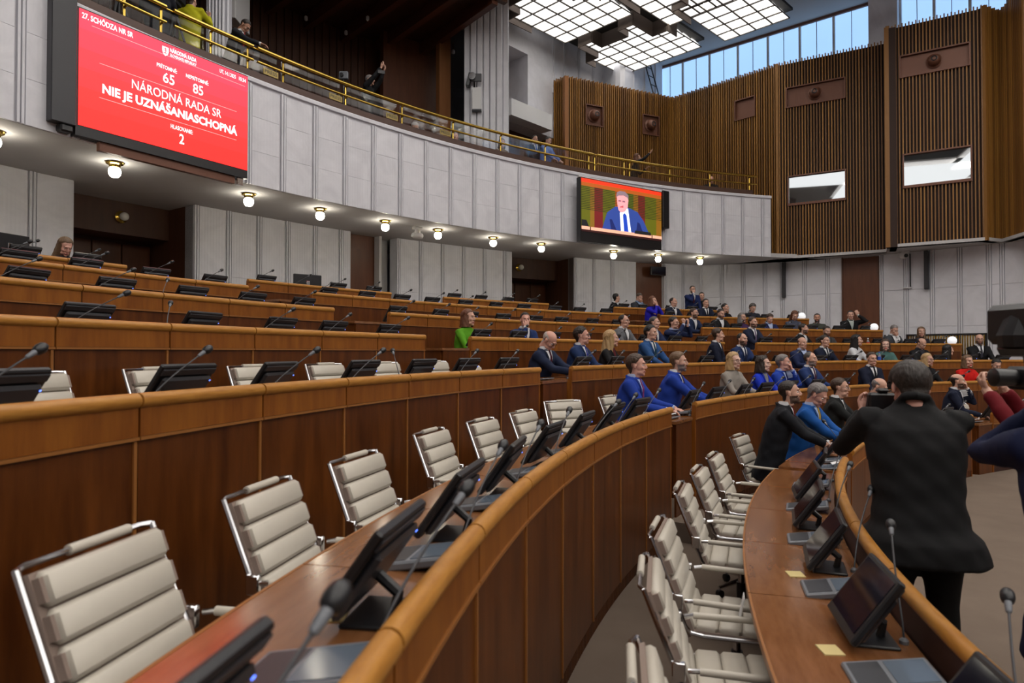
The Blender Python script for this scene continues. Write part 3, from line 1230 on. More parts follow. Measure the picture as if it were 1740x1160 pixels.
def make_monitor(detail):
    T = thing('desk_monitor', 'x', 'monitor')
    M = Matrix.Translation((0, -.085, .035)) @ Matrix.Rotation(-.62, 4, 'X')
    b = MB()
    b.box((-.178, -.012, 0), (.178, .014, .275), BLACK, M, bev=.006)
    b.build('housing', T)
    b = MB()
    b.box((-.158, -.0145, .034), (.158, -.0115, .258), GLASSBLK, M)
    b.build('display', T)
    b = MB()
    b.box((-.158, .012, .02), (.158, .036, .222), DGREY, M, bev=.012)
    b.box((-.174, .012, .226), (.174, .020, .262), DGREY, M, bev=.004)
    b.build('back_cover', T)
    b = MB()
    b.box((-.148, .0355, .20), (-.142, .038, .206), mat('blue_led', (.1, .2, 1), .3, emit=3), M)
    b.build('led', T)
    b = MB()
    b.box((-.10, -.06, 0), (.10, .09, .012), BLACK, bev=.004)
    b.tube([(0, .05, .01), (0, .06, .06), M @ Vector((0, .03, .11))], .016, BLACK, 8)
    b.build('stand', T)
    register(T)
    return T


def make_mic():
    T = thing('gooseneck_microphone', 'x', 'microphone')
    b = MB()
    b.lathe([(.016, 0), (.016, .012), (.008, .02)], MGREY, 12)
    b.build('base', T, smooth=True)
    pts = []
    for i in range(9):
        t = i / 8
        pts.append((-.38 * t ** 1.2, .06 * t - .01 * sin(pi * t), .012 + .30 * t ** .85))
    b = MB()
    b.tube(pts, [.0036] * 9, DGREY, 7)
    b.build('gooseneck', T, smooth=True)
    p, q = Vector(pts[-1]), (Vector(pts[-1]) - Vector(pts[-2])).normalized()
    b = MB()
    b.tube([p - q * .03, p - q * .025, p + q * .012], [.005, .0085, .0105], MGREY, 10)
    b.build('collar', T, smooth=True)
    b = MB()
    b.tube([p + q * .008, p + q * .014, p + q * .028, p + q * .045, p + q * .056, p + q * .060], [.010, .0165, .0195, .0185, .012, .003], BLACK, 12)
    b.build('windscreen', T, smooth=True)
    register(T)
    return T


def make_terminal():
    T = thing('voting_terminal', 'x', 'terminal')
    M = Matrix.Rotation(rad(9), 4, 'X')
    b = MB()
    b.box((-.095, -.13, .006), (.095, .13, .034), MGREY, M, bev=.006)
    b.build('housing', T)
    b = MB()
    b.box((-.075, -.005, .0335), (.075, .115, .0365), PADSCR, M)
    b.build('touch_screen', T)
    b = MB()
    b.box((-.078, -.115, .0335), (.078, -.02, .0358), DGREY, M)
    b.build('key_field', T)
    register(T)
    return T


ORD = ['first', 'second', 'third', 'fourth', 'fifth', 'sixth', 'seventh', 'eighth', 'ninth', 'tenth', 'eleventh']
CH, MO, MI, TE = make_chair(), make_monitor(1), make_mic(), make_terminal()
used = {}


def place(proto, loc, rz, label):
    if proto.name not in used:
        used[proto.name] = 1
        proto.location = loc
        proto.rotation_euler = (0, 0, rz)
        proto['label'] = label
        return proto
    return dup(proto, loc, rz, label)


def face(t):
    return t + pi / 2


def from_gap(k, blk, J, i):
    n = len(J) - 1
    if blk in ('n',):
        return '%s from far end' % ORD[n - 1 - i], ''
    return '%s from near end' % ORD[i], ''


SEATS = {}
for (k, blk, J) in SECT:
    R, zf = RR[k], ZF[k]
    pre = {'n': 'near', 'm': 'middle', 'f': 'far', 'g': 'far corner'}[blk]
    n = len(J) - 1
    for i in range(n):
        tm = (J[i] + J[i + 1]) / 2
        SEATS[(k, blk, i)] = tm
        where = 'on the %s row, %s block, %s' % (ROWN[k], pre, from_gap(k, blk, J, i)[0])
        # skip what stands behind or under the camera
        if P(R, tm).y < -1.2:
            continue
        if k == 0 and blk == 'n' and i < 1:
            continue
        if k == 6 and blk == 'm' and i == 1:
            pass
        else:
            jt = rnd.uniform(-.06, .06) + (.10 if (k + i) % 5 == 0 else 0)
            place(MO, P(R + .19 + rnd.uniform(-.01, .02), tm + rnd.uniform(-.004, .004), zf + DESK), face(tm) + jt, 'black tilted monitor ' + where)
        if not (k == 0 and blk == 'n' and False):
            tj = J[i] - .05 / R if k else J[i] - .42 / R
            ang = rnd.uniform(-.25, .2)
            if (k, blk, i) in ((2, 'n', 5), (3, 'n', 2), (4, 'n', 3), (0, 'm', 0)):
                ang = .9
            place(MI, P(R + .07, tj, zf + DESK), face(tj) + ang, 'gooseneck microphone ' + where)
        if k < 2 and blk != 'f':
            tt = tm + .30 / R
            place(TE, P(R + .20, tt, zf + DESK), face(tt), 'grey voting terminal ' + where)
CHAIRS_DONE = set()


def chair_at(k, blk, i, dr=.83, dt=0.0, turn=0.0, note=None):
    if (k, blk, i) in CHAIRS_DONE:
        return
    CHAIRS_DONE.add((k, blk, i))
    R, zf = RR[k], ZF[k]
    if i == 'gap':
        t = {'n': 2.578, 'm': 2.112}[blk] + dt
        pos = 'at the %s gap of the %s row' % ({'n': 'nearer', 'm': 'farther'}[blk], ROWN[k])
    else:
        t = SEATS[(k, blk, i)] + dt
        J = [s[2] for s in SECT if s[0] == k and s[1] == blk][0]
        pre = {'n': 'near', 'm': 'middle', 'f': 'far', 'g': 'far corner'}[blk]
        pos = 'at %s row, %s block, %s' % (ROWN[k], pre, from_gap(k, blk, J, i)[0])
    place(CH, P(R + dr, t, zf), face(t) + turn, 'cream leather chair ' + pos)


for i, (t_, dr_) in enumerate(((2.956, .60), (2.886, .60), (2.832, .60), (2.749, .60), (2.693, .60), (2.632, .63), (2.519, .78))):
    place(CH, P(RR[0] + dr_, t_, 0), face(t_) + rnd.uniform(-.05, .05), 'cream leather armchair at the front row, %s from the bottom of the picture' % ORD[i])
for i, (t_, dr_, tn) in enumerate(((2.978, .62, .0), (2.922, .60, .05), (2.869, .60, .0), (2.791, .70, .05), (2.738, .68, .0), (2.681, .70, 0), (2.603, .95, -.5))):
    place(CH, P(RR[1] + dr_, t_, ZF[1]), face(t_) + tn, 'cream leather chair in the second row, %s from the bottom left corner' % ORD[i])
for i in range(1, 8):
    chair_at(2, 'n', i, .82, -.008, rnd.uniform(-.06, .06))
for o_ in [o_ for o_ in bpy.data.objects if o_.get('label', '').startswith('cream leather chair at third row')]:
    o_.scale = (1, 1, 1.075)
for (k, blk, i) in ((3, 'n', 4), (3, 'n', 3), (4, 'n', 4), (3, 'n', 5), (1, 'm', 0), (1, 'm', 1), (2, 'm', 4), (5, 'm', 9), (5, 'n', 4), (0, 'f', 0), (0, 'f', 1), (1, 'f', 1)):
    chair_at(k, blk, i)
for (k, blk) in ((3, 'n'), (4, 'n'), (2, 'm'), (2, 'n')):
    chair_at(k, blk, 'gap', .84, .022 if blk == 'n' and k > 2 else 0)

# ================================================================== PEOPLE
def remesh_eval(items):
    """items: list of (MB, voxel, smooth iterations) -> meshes; one evaluation for all"""
    obs = []
    for b, vox, it in items:
        me = b.mesh('tmp')
        bb = bmesh.new()
        bb.from_mesh(me)
        bmesh.ops.recalc_face_normals(bb, faces=bb.faces)
        bb.to_mesh(me)
        bb.free()
        o = bpy.data.objects.new('tmp', me)
        COL.objects.link(o)
        r = o.modifiers.new('r', 'REMESH')
        r.mode = 'VOXEL'
        r.voxel_size = vox
        r.adaptivity = 0
        if it:
            s_ = o.modifiers.new('s', 'SMOOTH')
            s_.iterations = it
            s_.factor = .5
        obs.append(o)
    dg = bpy.context.evaluated_depsgraph_get()
    dg.update()
    out = []
    for o in obs:
        me = bpy.data.meshes.new_from_object(o.evaluated_get(dg))
        out.append(me)
    for o in obs:
        m0 = o.data
        bpy.data.objects.remove(o)
        bpy.data.meshes.remove(m0)
    return out


def arrays(me):
    v = np.zeros(len(me.vertices) * 3, 'f')
    me.vertices.foreach_get('co', v)
    return v.reshape(-1, 3), [tuple(p.vertices) for p in me.polygons]


def head_raw(fem):
    b = MB()
    j = .92 if fem else 1.0
    b.ell((0, -.012, .036), (.074, .094, .084), SKIN, 20, 14)
    b.ell((0, .030, -.012), (.062, .062, .070), SKIN, 18, 12)
    b.ell((0, .038, -.058), (.048 * j, .050, .050), SKIN, 18, 12)
    b.ell((0, .072, -.094), (.022 * j, .020, .019), SKIN, 12, 8)
    b.ell((-.040, .028, -.072), (.016, .040, .022), SKIN, 12, 8)
    b.ell((.040, .028, -.072), (.016, .040, .022), SKIN, 12, 8)
    b.ell((0, .082, .034), (.046, .012, .013), SKIN, 12, 8)
    for s in (-1, 1):
        b.ell((s * .040, .066, -.020), (.018, .020, .018), SKIN, 12, 8)
        b.ell((s * .076, -.006, -.004), (.008, .018, .030), SKIN, 12, 8)
        b.ell((s * .010, .100, -.030), (.008, .010, .007), SKIN, 8, 6)
    b.tube([(0, .088, .022), (0, .100, .0), (0, .110, -.020), (0, .104, -.031)], [.008, .009, .0115, .009], SKIN, 8)
    b.ell((0, .088, -.058), (.024, .010, .007), SKIN, 10, 6)
    b.ell((0, .086, -.069), (.020, .010, .007), SKIN, 10, 6)
    nk = .052 if fem else .060
    b.loft([((0, -.016, -.128), nk * .86, nk * .86), ((0, -.012, -.09), nk * .94, nk * .96), ((0, -.01, -.03), nk, nk)], SKIN, 16)
    return b


def hand_raw(curl, spread=1.0, thumb=0.0):
    """wrist at the origin, fingers along +y, palm down, thumb on +x"""
    b = MB()
    b.loft([], SKIN) if False else None
    b.tube([(0, -.055, .004), (0, -.02, .003), (0, .01, 0)], [.027, .026, .025], SKIN, 10)
    b.ell((0, .045, 0), (.040, .050, .015), SKIN, 14, 9)
    b.ell((.022, .028, -.004), (.020, .030, .014), SKIN, 10, 7)
    for i, (x, L, r) in enumerate(((.029, .072, .0085), (.0095, .080, .0088), (-.0105, .074, .0084), (-.029, .058, .0074))):
        a = 0
        p = Vector((x, .080 - abs(x) * .22, 0))
        pts = [Vector((x * .8, .045, 0)), p.copy()]
        for q in range(3):
            a += curl * (1.0, 1.15, .8)[q]
            seg = L * (.44, .31, .25)[q]
            p = p + Vector((x * .10 * spread, cos(a) * seg, -sin(a) * seg))
            pts.append(p.copy())
        b.tube(pts, [r, r * 1.05, r, r * .92, r * .75], SKIN, 7)
    t = curl * .5 + thumb
    b.tube([(.020, .012, -.004), (.044, .036, -.010), (.058 - .02 * t, .060, -.014 - .02 * t), (.056 - .035 * t, .084, -.018 - .03 * t)], [.014, .0115, .0098, .0078], SKIN, 7)
    return b


HEADS = {}
_hm = remesh_eval([(head_raw(False), .0058, 3), (head_raw(True), .0058, 3), (hand_raw(.35), .0042, 1), (hand_raw(.95), .0042, 1), (hand_raw(.12), .0042, 1)])


def finish_head(me):
    V, Fc = arrays(me)
    # eye sockets pressed in
    for s in (-1, 1):
        d = np.sqrt(((V[:, 0] - s * .0315) / .019) ** 2 + ((V[:, 2] - .008) / .013) ** 2)
        w = np.clip(1 - d, 0, 1) * (V[:, 1] > .04)
        V[:, 1] -= .010 * w ** .7
    slot = np.zeros(len(Fc), int)
    for i, f in enumerate(Fc):
        c = V[list(f)].mean(0)
        if c[1] > .078 and abs(c[0]) < .024 and -.073 < c[2] < -.054:
            slot[i] = 1
    return V, Fc, slot


HEADS[False] = finish_head(_hm[0])
HEADS[True] = finish_head(_hm[1])
HANDS = [arrays(m) for m in _hm[2:5]]


def decimate(V, Fc, vox):
    return V, Fc


# ---- hair: skull shells that rise out of the head where hair grows
def hair_mesh(style):
    b = MB()
    r_ = random.Random(sum(map(ord, style)))
    V, Fc, _ = HEADS[False]
    az = np.degrees(np.arctan2(np.abs(V[:, 0]), V[:, 1] + .012))
    A_ = [0, 30, 46, 60, 72, 80, 85, 87, 106, 109, 118, 135, 180]
    if style == 'receding':
        Z_ = [.104, .112, .106, .060, .034, .004, -.012, .030, .030, -.020, -.060, -.080, -.088]
    elif style == 'bald':
        Z_ = [.30, .30, .30, .30, .040, .006, -.010, .030, .030, -.020, -.060, -.080, -.088]
    else:
        Z_ = [.084, .083, .072, .046, .032, .002, -.018, .030, .030, -.025, -.062, -.082, -.090]
    line = np.interp(az, A_, Z_)
    d = (V[:, 2] - line)
    ear = (np.abs(V[:, 0]) > .0755) & (V[:, 2] < .030) & (np.abs(V[:, 1] + .006) < .024)
    th = {'short': .009, 'full': .019, 'quiff': .014, 'curly': .022, 'bob': .020, 'long': .018, 'wavy': .024, 'side': .015, 'receding': .008, 'bald': .004}[style]
    tp = {'short': .035, 'receding': .035, 'bald': .05, 'side': .035, 'quiff': .035}.get(style, .045)
    w = np.clip(d / tp, 0, 1)
    if style == 'bald':
        top = np.interp(az, [60, 100, 180], [.045, .062, .074])
        w = w * np.clip((top - V[:, 2]) / .02, 0, 1)
        d = np.where(V[:, 2] < top, d, -1)
    hgt = np.clip((V[:, 2] + .02) / .10, .35, 1) if style in ('short', 'side', 'quiff', 'receding') else 1
    T_ = .0016 + th * w ** .7 * hgt
    if style in ('quiff', 'full', 'side'):
        T_ = T_ + np.clip(V[:, 1] / .09, 0, 1) * np.clip((V[:, 2] - .07) / .03, 0, 1) * .012
    fr = 1 if style not in ('curly', 'wavy') else 2.2
    T_ = T_ + fr * .0016 * np.sin(V[:, 0] * 260 + V[:, 1] * 60) * np.sin(V[:, 1] * 120 + V[:, 2] * 170) * w
    c0 = np.array([0, -.012, .022])
    D = V - c0
    D /= np.linalg.norm(D, axis=1)[:, None]
    W = V + D * T_[:, None]
    ok = (d > 0) & ~ear & (V[:, 2] > -.095)
    mp, vs, fs = {}, [], []
    for f in Fc:
        if all(ok[i] for i in f):
            q = []
            for i in f:
                if i not in mp:
                    mp[i] = len(vs)
                    vs.append(tuple(W[i]))
                q.append(mp[i])
            fs.append(tuple(q))
    b.add(vs, fs, HAIR)
    if style in ('bob', 'long', 'wavy'):
        L = {'bob': .125, 'long': .26, 'wavy': .24}[style]
        nz, na = 12, 30
        a0, a1 = rad(28 if style != 'bob' else 22), rad(360 - 28 if style != 'bob' else 338)
        vs, fs = [], []
        for j in range(nz + 1):
            z = .045 - (L + .045) * j / nz
            t = j / nz
            for i in range(na + 1):
                a = a0 + (a1 - a0) * i / na          # from front, round by the back
                x, y = sin(a), cos(a)
                flare = 1 + .28 * t * (1 if style != 'long' else .7) - (.22 * max(0, t - .75) if style == 'bob' else 0)
                wv = (.010 if style == 'wavy' else .004) * sin(a * 9 + t * 9) + r_.uniform(-.0015, .0015)
                back = min(1, max(0, (-y + .2)))
                rx = (.086 + wv) * flare
                ry = (.100 + wv) * (1 + .12 * t)
                off = -.015 - .03 * t * (1 if style != 'bob' else .3)
                vs.append(Vector((x * rx, y * ry * (1 if y < 0 else .72) + off, z)))
            for i in range(na, -1, -1):
                a = a0 + (a1 - a0) * i / na
                x, y = sin(a), cos(a)
                flare = 1 + .22 * t
                vs.append(Vector((x * .066 * flare, y * .075 * (1 if y < 0 else .72) - .015 - .03 * t, z)))
        k = 2 * (na + 1)
        for j in range(nz):
            for i in range(k):
                fs.append((j * k + i, j * k + (i + 1) % k, (j + 1) * k + (i + 1) % k, (j + 1) * k + i))
        fs.append(tuple(range(k)))
        fs.append(tuple(nz * k + i for i in range(k))[::-1])
        b.add(vs, fs, HAIR)
    me = b.mesh('hair')
    bb = bmesh.new()
    bb.from_mesh(me)
    bb.to_mesh(me)
    bb.free()
    smooth_mesh(me, 1.2)
    return me


HAIRS = {}


def beard_mesh():
    V, Fc, _ = HEADS[False]
    b = MB()
    vs, fs, mp = [], [], {}
    ctr = np.array([0, .02, -.03])
    for f in Fc:
        c = V[list(f)].mean(0)
        ok = c[1] > -.005 and c[2] < -.030 - max(0, (c[1] - .055)) * .25 and c[2] > -.118 and (c[2] < -.05 or abs(c[0]) > .038) or (c[1] > .075 and -.054 < c[2] < -.042 and abs(c[0]) < .028)
        if c[1] > .07 and abs(c[0]) < .026 and -.074 < c[2] < -.053:
            ok = False
        if abs(c[0]) > .062 and c[1] < .0:
            ok = False
        if not ok or (c[2] < -.105 and c[1] < .03):
            continue
        q = []
        for i in f:
            if i not in mp:
                mp[i] = len(vs)
                d = V[i] - ctr
                d = d / np.linalg.norm(d)
                vs.append(tuple(V[i] + d * .0026))
            q.append(mp[i])
        fs.append(tuple(q))
    b.add(vs, fs, HAIR)
    me = b.mesh('beard')
    smooth_mesh(me, 1.2)
    return me


def glasses_mesh():
    b = MB()
    for s in (-1, 1):
        pts = []
        for i in range(13):
            a = 2 * pi * i / 12
            pts.append((s * .032 + .023 * math.copysign(abs(cos(a)) ** .7, cos(a)), .099 - .004 * abs(cos(a)), .006 + .016 * math.copysign(abs(sin(a)) ** .7, sin(a))))
        b.tube(pts, .0021, BLACK, 5)
        b.tube([(s * .055, .094, .010), (s * .070, .07, .010), (s * .081, .0, .006), (s * .080, -.01, -.004)], .0019, BLACK, 5)
    b.tube([(-.010, .099, .008), (0, .102, .010), (.010, .099, .008)], .0018, BLACK, 5)
    me = b.mesh('glasses')
    return me


GLAS = glasses_mesh()
BEARD = beard_mesh()
SK = {'fair': (.62, .37, .275), 'pink': (.66, .36, .28), 'tan': (.50, .27, .18), 'pale': (.70, .46, .37)}
HC_ = {'black': (.008, .007, .007), 'dark': (.022, .014, .010), 'brown': (.055, .030, .017), 'light': (.16, .095, .05), 'grey': (.20, .19, .19), 'white': (.50, .48, .46), 'blonde': (.50, .34, .16), 'auburn': (.14, .05, .02), 'dgrey': (.075, .07, .068)}


def rotm(yaw, pitch, roll=0.0):
    return Matrix.Rotation(yaw, 4, 'Z') @ Matrix.Rotation(-pitch, 4, 'X') @ Matrix.Rotation(roll, 4, 'Y')


JOBS = []


def person(loc, face_dir, head_dir, spec):
    """collect one figure; geometry is evaluated for everybody together"""
    JOBS.append((Vector(loc), face_dir, head_dir, spec))


def arm_ik(sh, hand, pole, l1=.29, l2=.265):
    d = hand - sh
    D = min(d.length, (l1 + l2) * .985)
    u = d.normalized()
    a = (l1 * l1 - l2 * l2 + D * D) / (2 * D)
    h = math.sqrt(max(l1 * l1 - a * a, 1e-5))
    w = (pole - u * pole.dot(u)).normalized()
    return sh + u * a + w * h, sh + u * D


POSE = {  # hand targets relative to (0, shoulder forward y, desk height): right, left
    'desk': ((.13, .40, .80), (-.13, .42, .80)),
    'clasp': ((.035, .44, .81), (-.03, .45, .815)),
    'lap': ((.10, .28, .62), (-.10, .28, .62)),
    'chinR': ('chin', (-.12, .36, .80)),
    'chinL': ((.12, .36, .80), 'chin'),
    'chin2': ('chin', 'chin'),
    'ear': ((.12, .36, .80), 'ear'),
    'phone': ('phone', 'phone'),
    'side': ((.26, .05, .50), (-.26, .05, .50)),
}


def build_people():
    items = []
    info = []
    for (loc, fd, hd, sp) in JOBS:
        sc_ = sp.get('s', 1.0)
        fem = sp.get('fem', False)
        stand = sp.get('stand', False)
        lean = sp.get('lean', .06)
        dz = sp.get('dz', 0.0)
        hip = .90 if stand else .53
        zs = hip + .50 + dz                     # shoulder line
        W = .88 if fem else 1.0
        wd = sp.get('w', 1.0) * W
        hips = Vector((0, -.02, hip))
        nb = Vector((0, lean * .9 - .01, zs + .05))
        vox = sp.get('vox', .020)
        # torso
        def torso(g):
            hem = sp.get('hem', .0)
            secs = []
            if stand or hem:
                secs += [(hips + Vector((0, -.01, -.17)), .205 * wd + g + hem, .155 * wd + g + hem * .6), (hips + Vector((0, -.01, -.06)), .200 * wd + g + hem * .6, .150 * wd + g + hem * .4)]
            else:
                secs += [(hips + Vector((0, 0, -.06)), .185 * wd + g, .14 * wd + g)]
            sh = Vector((0, lean * .8, zs))
            for f_, a_, c_ in ((.0, .185, .14), (.25, .170, .125), (.5, .180, .125), (.72, .195, .128), (.88, .190, .115), (.97, .165, .09)):
                secs.append((hips.lerp(sh, f_), a_ * wd + g, c_ * wd + g))
            secs.append((sh + Vector((0, .005, .030)), .105 * wd + g, .07 + g))
            secs.append((nb + Vector((0, 0, .006)), .064 * wd + g, .060 + g))
            return secs
        jb, bb_ = MB(), MB()
        jb.loft(torso(.010), CLOTH, 20, pw=2.3)
        bb_.loft(torso(-.014), SKIN, 16)
        hc = nb + Vector((0, .040 + lean * .12, .128 + sp.get('hz', 0)))
        # the head's frame
        hy = hd - fd
        hy = (hy + pi) % (2 * pi) - pi
        hp = sp.get('pitch', 0.0)
        piv = nb + Vector((0, .0, .02))
        HM = Matrix.Translation(piv) @ rotm(hy * .0, hp * .5) @ Matrix.Translation(-piv) @ Matrix.Translation(hc) @ rotm(hy, hp, sp.get('roll', 0))
        ne = HM @ Vector((0, -.012, -.10))
        bb_.tube([nb - Vector((0, 0, .08)), nb, ne, HM @ Vector((0, -.005, -.04))], [.062 * W, .056 * W, .053 * W, .05 * W], SKIN, 14)
        ct = .024 if stand and sp.get('hem') else .013
        if not fem:
            up_ = .035 if stand and sp.get('hem') else 0
            jb.tube([nb + Vector((-.060, .050, -.045)), nb + Vector((-.078, .0, -.002 + up_ * .4)), nb + Vector((-.052, -.052, .018 + up_)), nb + Vector((0, -.070, .022 + up_)), nb + Vector((.052, -.052, .018 + up_)), nb + Vector((.078, .0, -.002 + up_ * .4)), nb + Vector((.060, .050, -.045))], ct, CLOTH, 8)
        hands = []
        pr = POSE[sp.get('pose', 'desk')] if isinstance(sp.get('pose', 'desk'), str) else sp['pose']
        for s, tgt in ((1, pr[0]), (-1, pr[1])):
            sh = Vector((s * (.178 * wd), lean * .8 - .005, zs - .018))
            pole = Vector((s * .45, -.35, -1))
            if tgt == 'chin':
                tp = HM @ Vector((s * .025, .115, -.10))
                pole = Vector((s * .4, .3, -1))
                fdir = (HM @ Vector((s * .01, .11, -.06))) - tp
            elif tgt == 'ear':
                tp = HM @ Vector((s * .16, .03, .0))
                pole = Vector((s * .7, .2, -1))
                fdir = Vector((-s * .3, 0, 1))
            elif tgt == 'phone':
                tp = HM @ Vector((s * .085, .26, -.02))
                pole = Vector((s * .6, .1, -1))
                fdir = Vector((-s * .1, .15, 1))
            else:
                tp = Vector(tgt) + Vector((0, lean, (dz if tgt[2] > .85 else 0) + (0 if not stand else .0)))
                fdir = None
                if len(sp.get('pole', ())):
                    pole = Vector((s * sp['pole'][0], sp['pole'][1], sp['pole'][2]))
            el, wr_ = arm_ik(sh, tp, pole)
            if fdir is None:
                fdir = (wr_ - el).normalized()
                if sp.get('pose') == 'clasp':
                    fdir = (fdir + Vector((-s * .9, .1, 0))).normalized()
                elif sp.get('pose', 'desk') == 'desk':
                    fdir = (fdir + Vector((-s * .3, .4, -.1))).normalized()
            ar = .062 if fem else .072
            inner = sh + Vector((-s * .05, 0, .0))
            jb.tube([inner, sh, sh.lerp(el, .5), el, el.lerp(wr_, .55), el.lerp(wr_, .93)], [ar * .9, ar, ar * .86, ar * .75, ar * .66, ar * .54], CLOTH, 12)
            bb_.tube([inner, sh, el, el.lerp(wr_, .5), wr_], [.05, .05, .040, .034, .026], SKIN, 10)
            hands.append((s, el, wr_, fdir))
        # legs
        lb = MB()
        for s in (-1, 1):
            if stand:
                st = sp.get('legs', .11)
                pts = [hips + Vector((s * .085, 0, .02)), hips + Vector((s * .098, -.01, -.12)), Vector((s * (st), .02, .50)), Vector((s * (st + .01), -.01, .28)), Vector((s * (st + .01), -.02, .09))]
                lb.tube(pts, [.10, .105, .075, .066, .060], CLOTH, 14)
            else:
                pts = [hips + Vector((s * .08, .0, -.03)), Vector((s * .10, .22, .50)), Vector((s * .11, .40, .485)), Vector((s * .11, .43, .40)), Vector((s * .11, .40, .22)), Vector((s * .11, .38, .09))]
                lb.tube(pts, [.095, .088, .07, .066, .058, .052], CLOTH, 12)
        if stand:
            lb.loft([(hips + Vector((0, -.01, -.08)), .165 * wd, .12), (hips + Vector((0, -.01, .02)), .17 * wd, .125), (hips + Vector((0, 0, .1)), .15 * wd, .11)], CLOTH, 16)
        else:
            lb.loft([(hips + Vector((0, 0, -.10)), .17 * wd, .13), (hips + Vector((0, 0, .04)), .17 * wd, .13)], CLOTH, 16)
        items += [(jb, vox, 3), (bb_, max(vox, .016), 2), (lb, max(vox * 1.2, .024), 3)]
        info.append((HM, nb, zs, lean, hands, wd, hips))
    meshes = remesh_eval(items)
    for n, (loc, fd, hd, sp) in enumerate(JOBS):
        HM, nb, zs, lean, hands, wd, hips = info[n]
        jm, bm, lm_ = meshes[3 * n:3 * n + 3]
        fem = sp.get('fem', False)
        hx = sp.get('hair', 'short')
        # ---- body: trunk + head + hands in one mesh
        V, Fc = arrays(bm)
        keep = MB()
        keep.add(V.tolist(), Fc, SKIN)
        Hv, Hf, Hs = HEADS[fem]
        hsz = sp.get('hs', 1.0)
        M3 = np.array(HM.to_3x3()) * hsz
        hv = Hv @ M3.T + np.array(HM.translation)
        o = len(keep.v)
        keep.v += [tuple(x) for x in hv.tolist()]
        ls = keep.slot(REDLIP if sp.get('redlip') else LIP)
        keep.f += [tuple(i + o for i in f) for f in Hf]
        keep.mi += [ls if q else 0 for q in Hs]
        for s in (-1, 1):
            Me = HM @ Matrix.Scale(hsz, 4)
            keep.ell((s * .0315, .0735, .007), (.0115, .0115, .0085), EYEW, 10, 7, Me)
            keep.ell((s * .0315, .0830, .0065), (.0052, .0030, .0056), IRIS, 8, 5, Me)
            # eyelid line and brow
            keep.tube([Me @ Vector((s * .018, .090, .012)), Me @ Vector((s * .031, .0885, .0165)), Me @ Vector((s * .045, .080, .011))], [.0018, .0026, .0018], SKIN, 5)
            hair_slot = mat('brow_dark', (.03, .018, .012), .7) if sp.get('hc') not in ('white', 'grey', 'blonde') else mat('brow_light', (.22, .16, .11), .7)
            keep.tube([Me @ Vector((s * .014, .0965, .027)), Me @ Vector((s * .031, .094, .0335)), Me @ Vector((s * .049, .080, .028))], [.0022, .0032, .0016], hair_slot, 5)
        hp_ = sp.get('handpose', 0)
        for (s, el, wr_, fdir) in hands:
            hv, hf = HANDS[hp_ if sp.get('pose') not in ('clasp', 'chinR', 'chinL', 'chin2', 'phone') else 1]
            y = fdir.normalized()
            if abs(y.z) > .6:
                nrm = -(HM.to_3x3() @ Vector((0, 1, 0))) if True else Vector((0, -1, 0))
                nrm = -nrm
            else:
                nrm = Vector((0, 0, 1))
            x = y.cross(nrm).normalized()
            z = x.cross(y)
            # template: thumb on +x, palm -z ; left hand keeps it, right hand mirrors
            mx = -1 if s > 0 else 1
            R3 = Matrix((x * mx, y, z)).transposed()
            k = .88 if fem else 1.0
            A = np.array(R3) * k
            vv = hv @ A.T + np.array(wr_)
            keep.add(vv.tolist(), [f[::-1] for f in hf] if mx < 0 else hf, SKIN)
        me = keep.mesh('person')
        smooth_mesh(me, 1.3)
        po = bpy.data.objects.new('person', me)
        COL.objects.link(po)
        po.location = loc
        po.rotation_euler = (0, 0, fd)
        po.scale = (1, 1, 1)
        po.color = (*SK[sp.get('skin', 'fair')], 1)
        tag(po, sp['label'], 'person', sp.get('group'))
        # ---- clothing
        for nm, m0, colr in (('jacket', jm, sp['top']), ('trousers', lm_, sp.get('legc', (.012, .013, .02)))):
            if nm == 'jacket' and fem:
                nm = 'top'
            if nm == 'trousers' and sp.get('noleg'):
                bpy.data.meshes.remove(m0)
                continue
            m0.materials.clear()
            m0.materials.append(CLOTH)
            m0.polygons.foreach_set('material_index', [0] * len(m0.polygons))
            if nm == 'jacket' or nm == 'top':
                # soft folds
                V, _ = arrays(m0)
                nn = np.zeros_like(V).ravel()
                m0.vertices.foreach_get('normal', nn)
                nn = nn.reshape(-1, 3)
                f_ = np.sin(V[:, 2] * 46 + V[:, 0] * 17 + n) * np.sin(V[:, 0] * 31 + V[:, 1] * 23 + n * 2.1)
                V = V + nn * (f_ * .0035)[:, None]
                m0.vertices.foreach_set('co', V.astype('f').ravel())
            smooth_mesh(m0, 1.4)
            c = link(nm, m0, po)
            c.color = (*colr, 1)
        # drape shirt, tie, lapels
        bvh = None
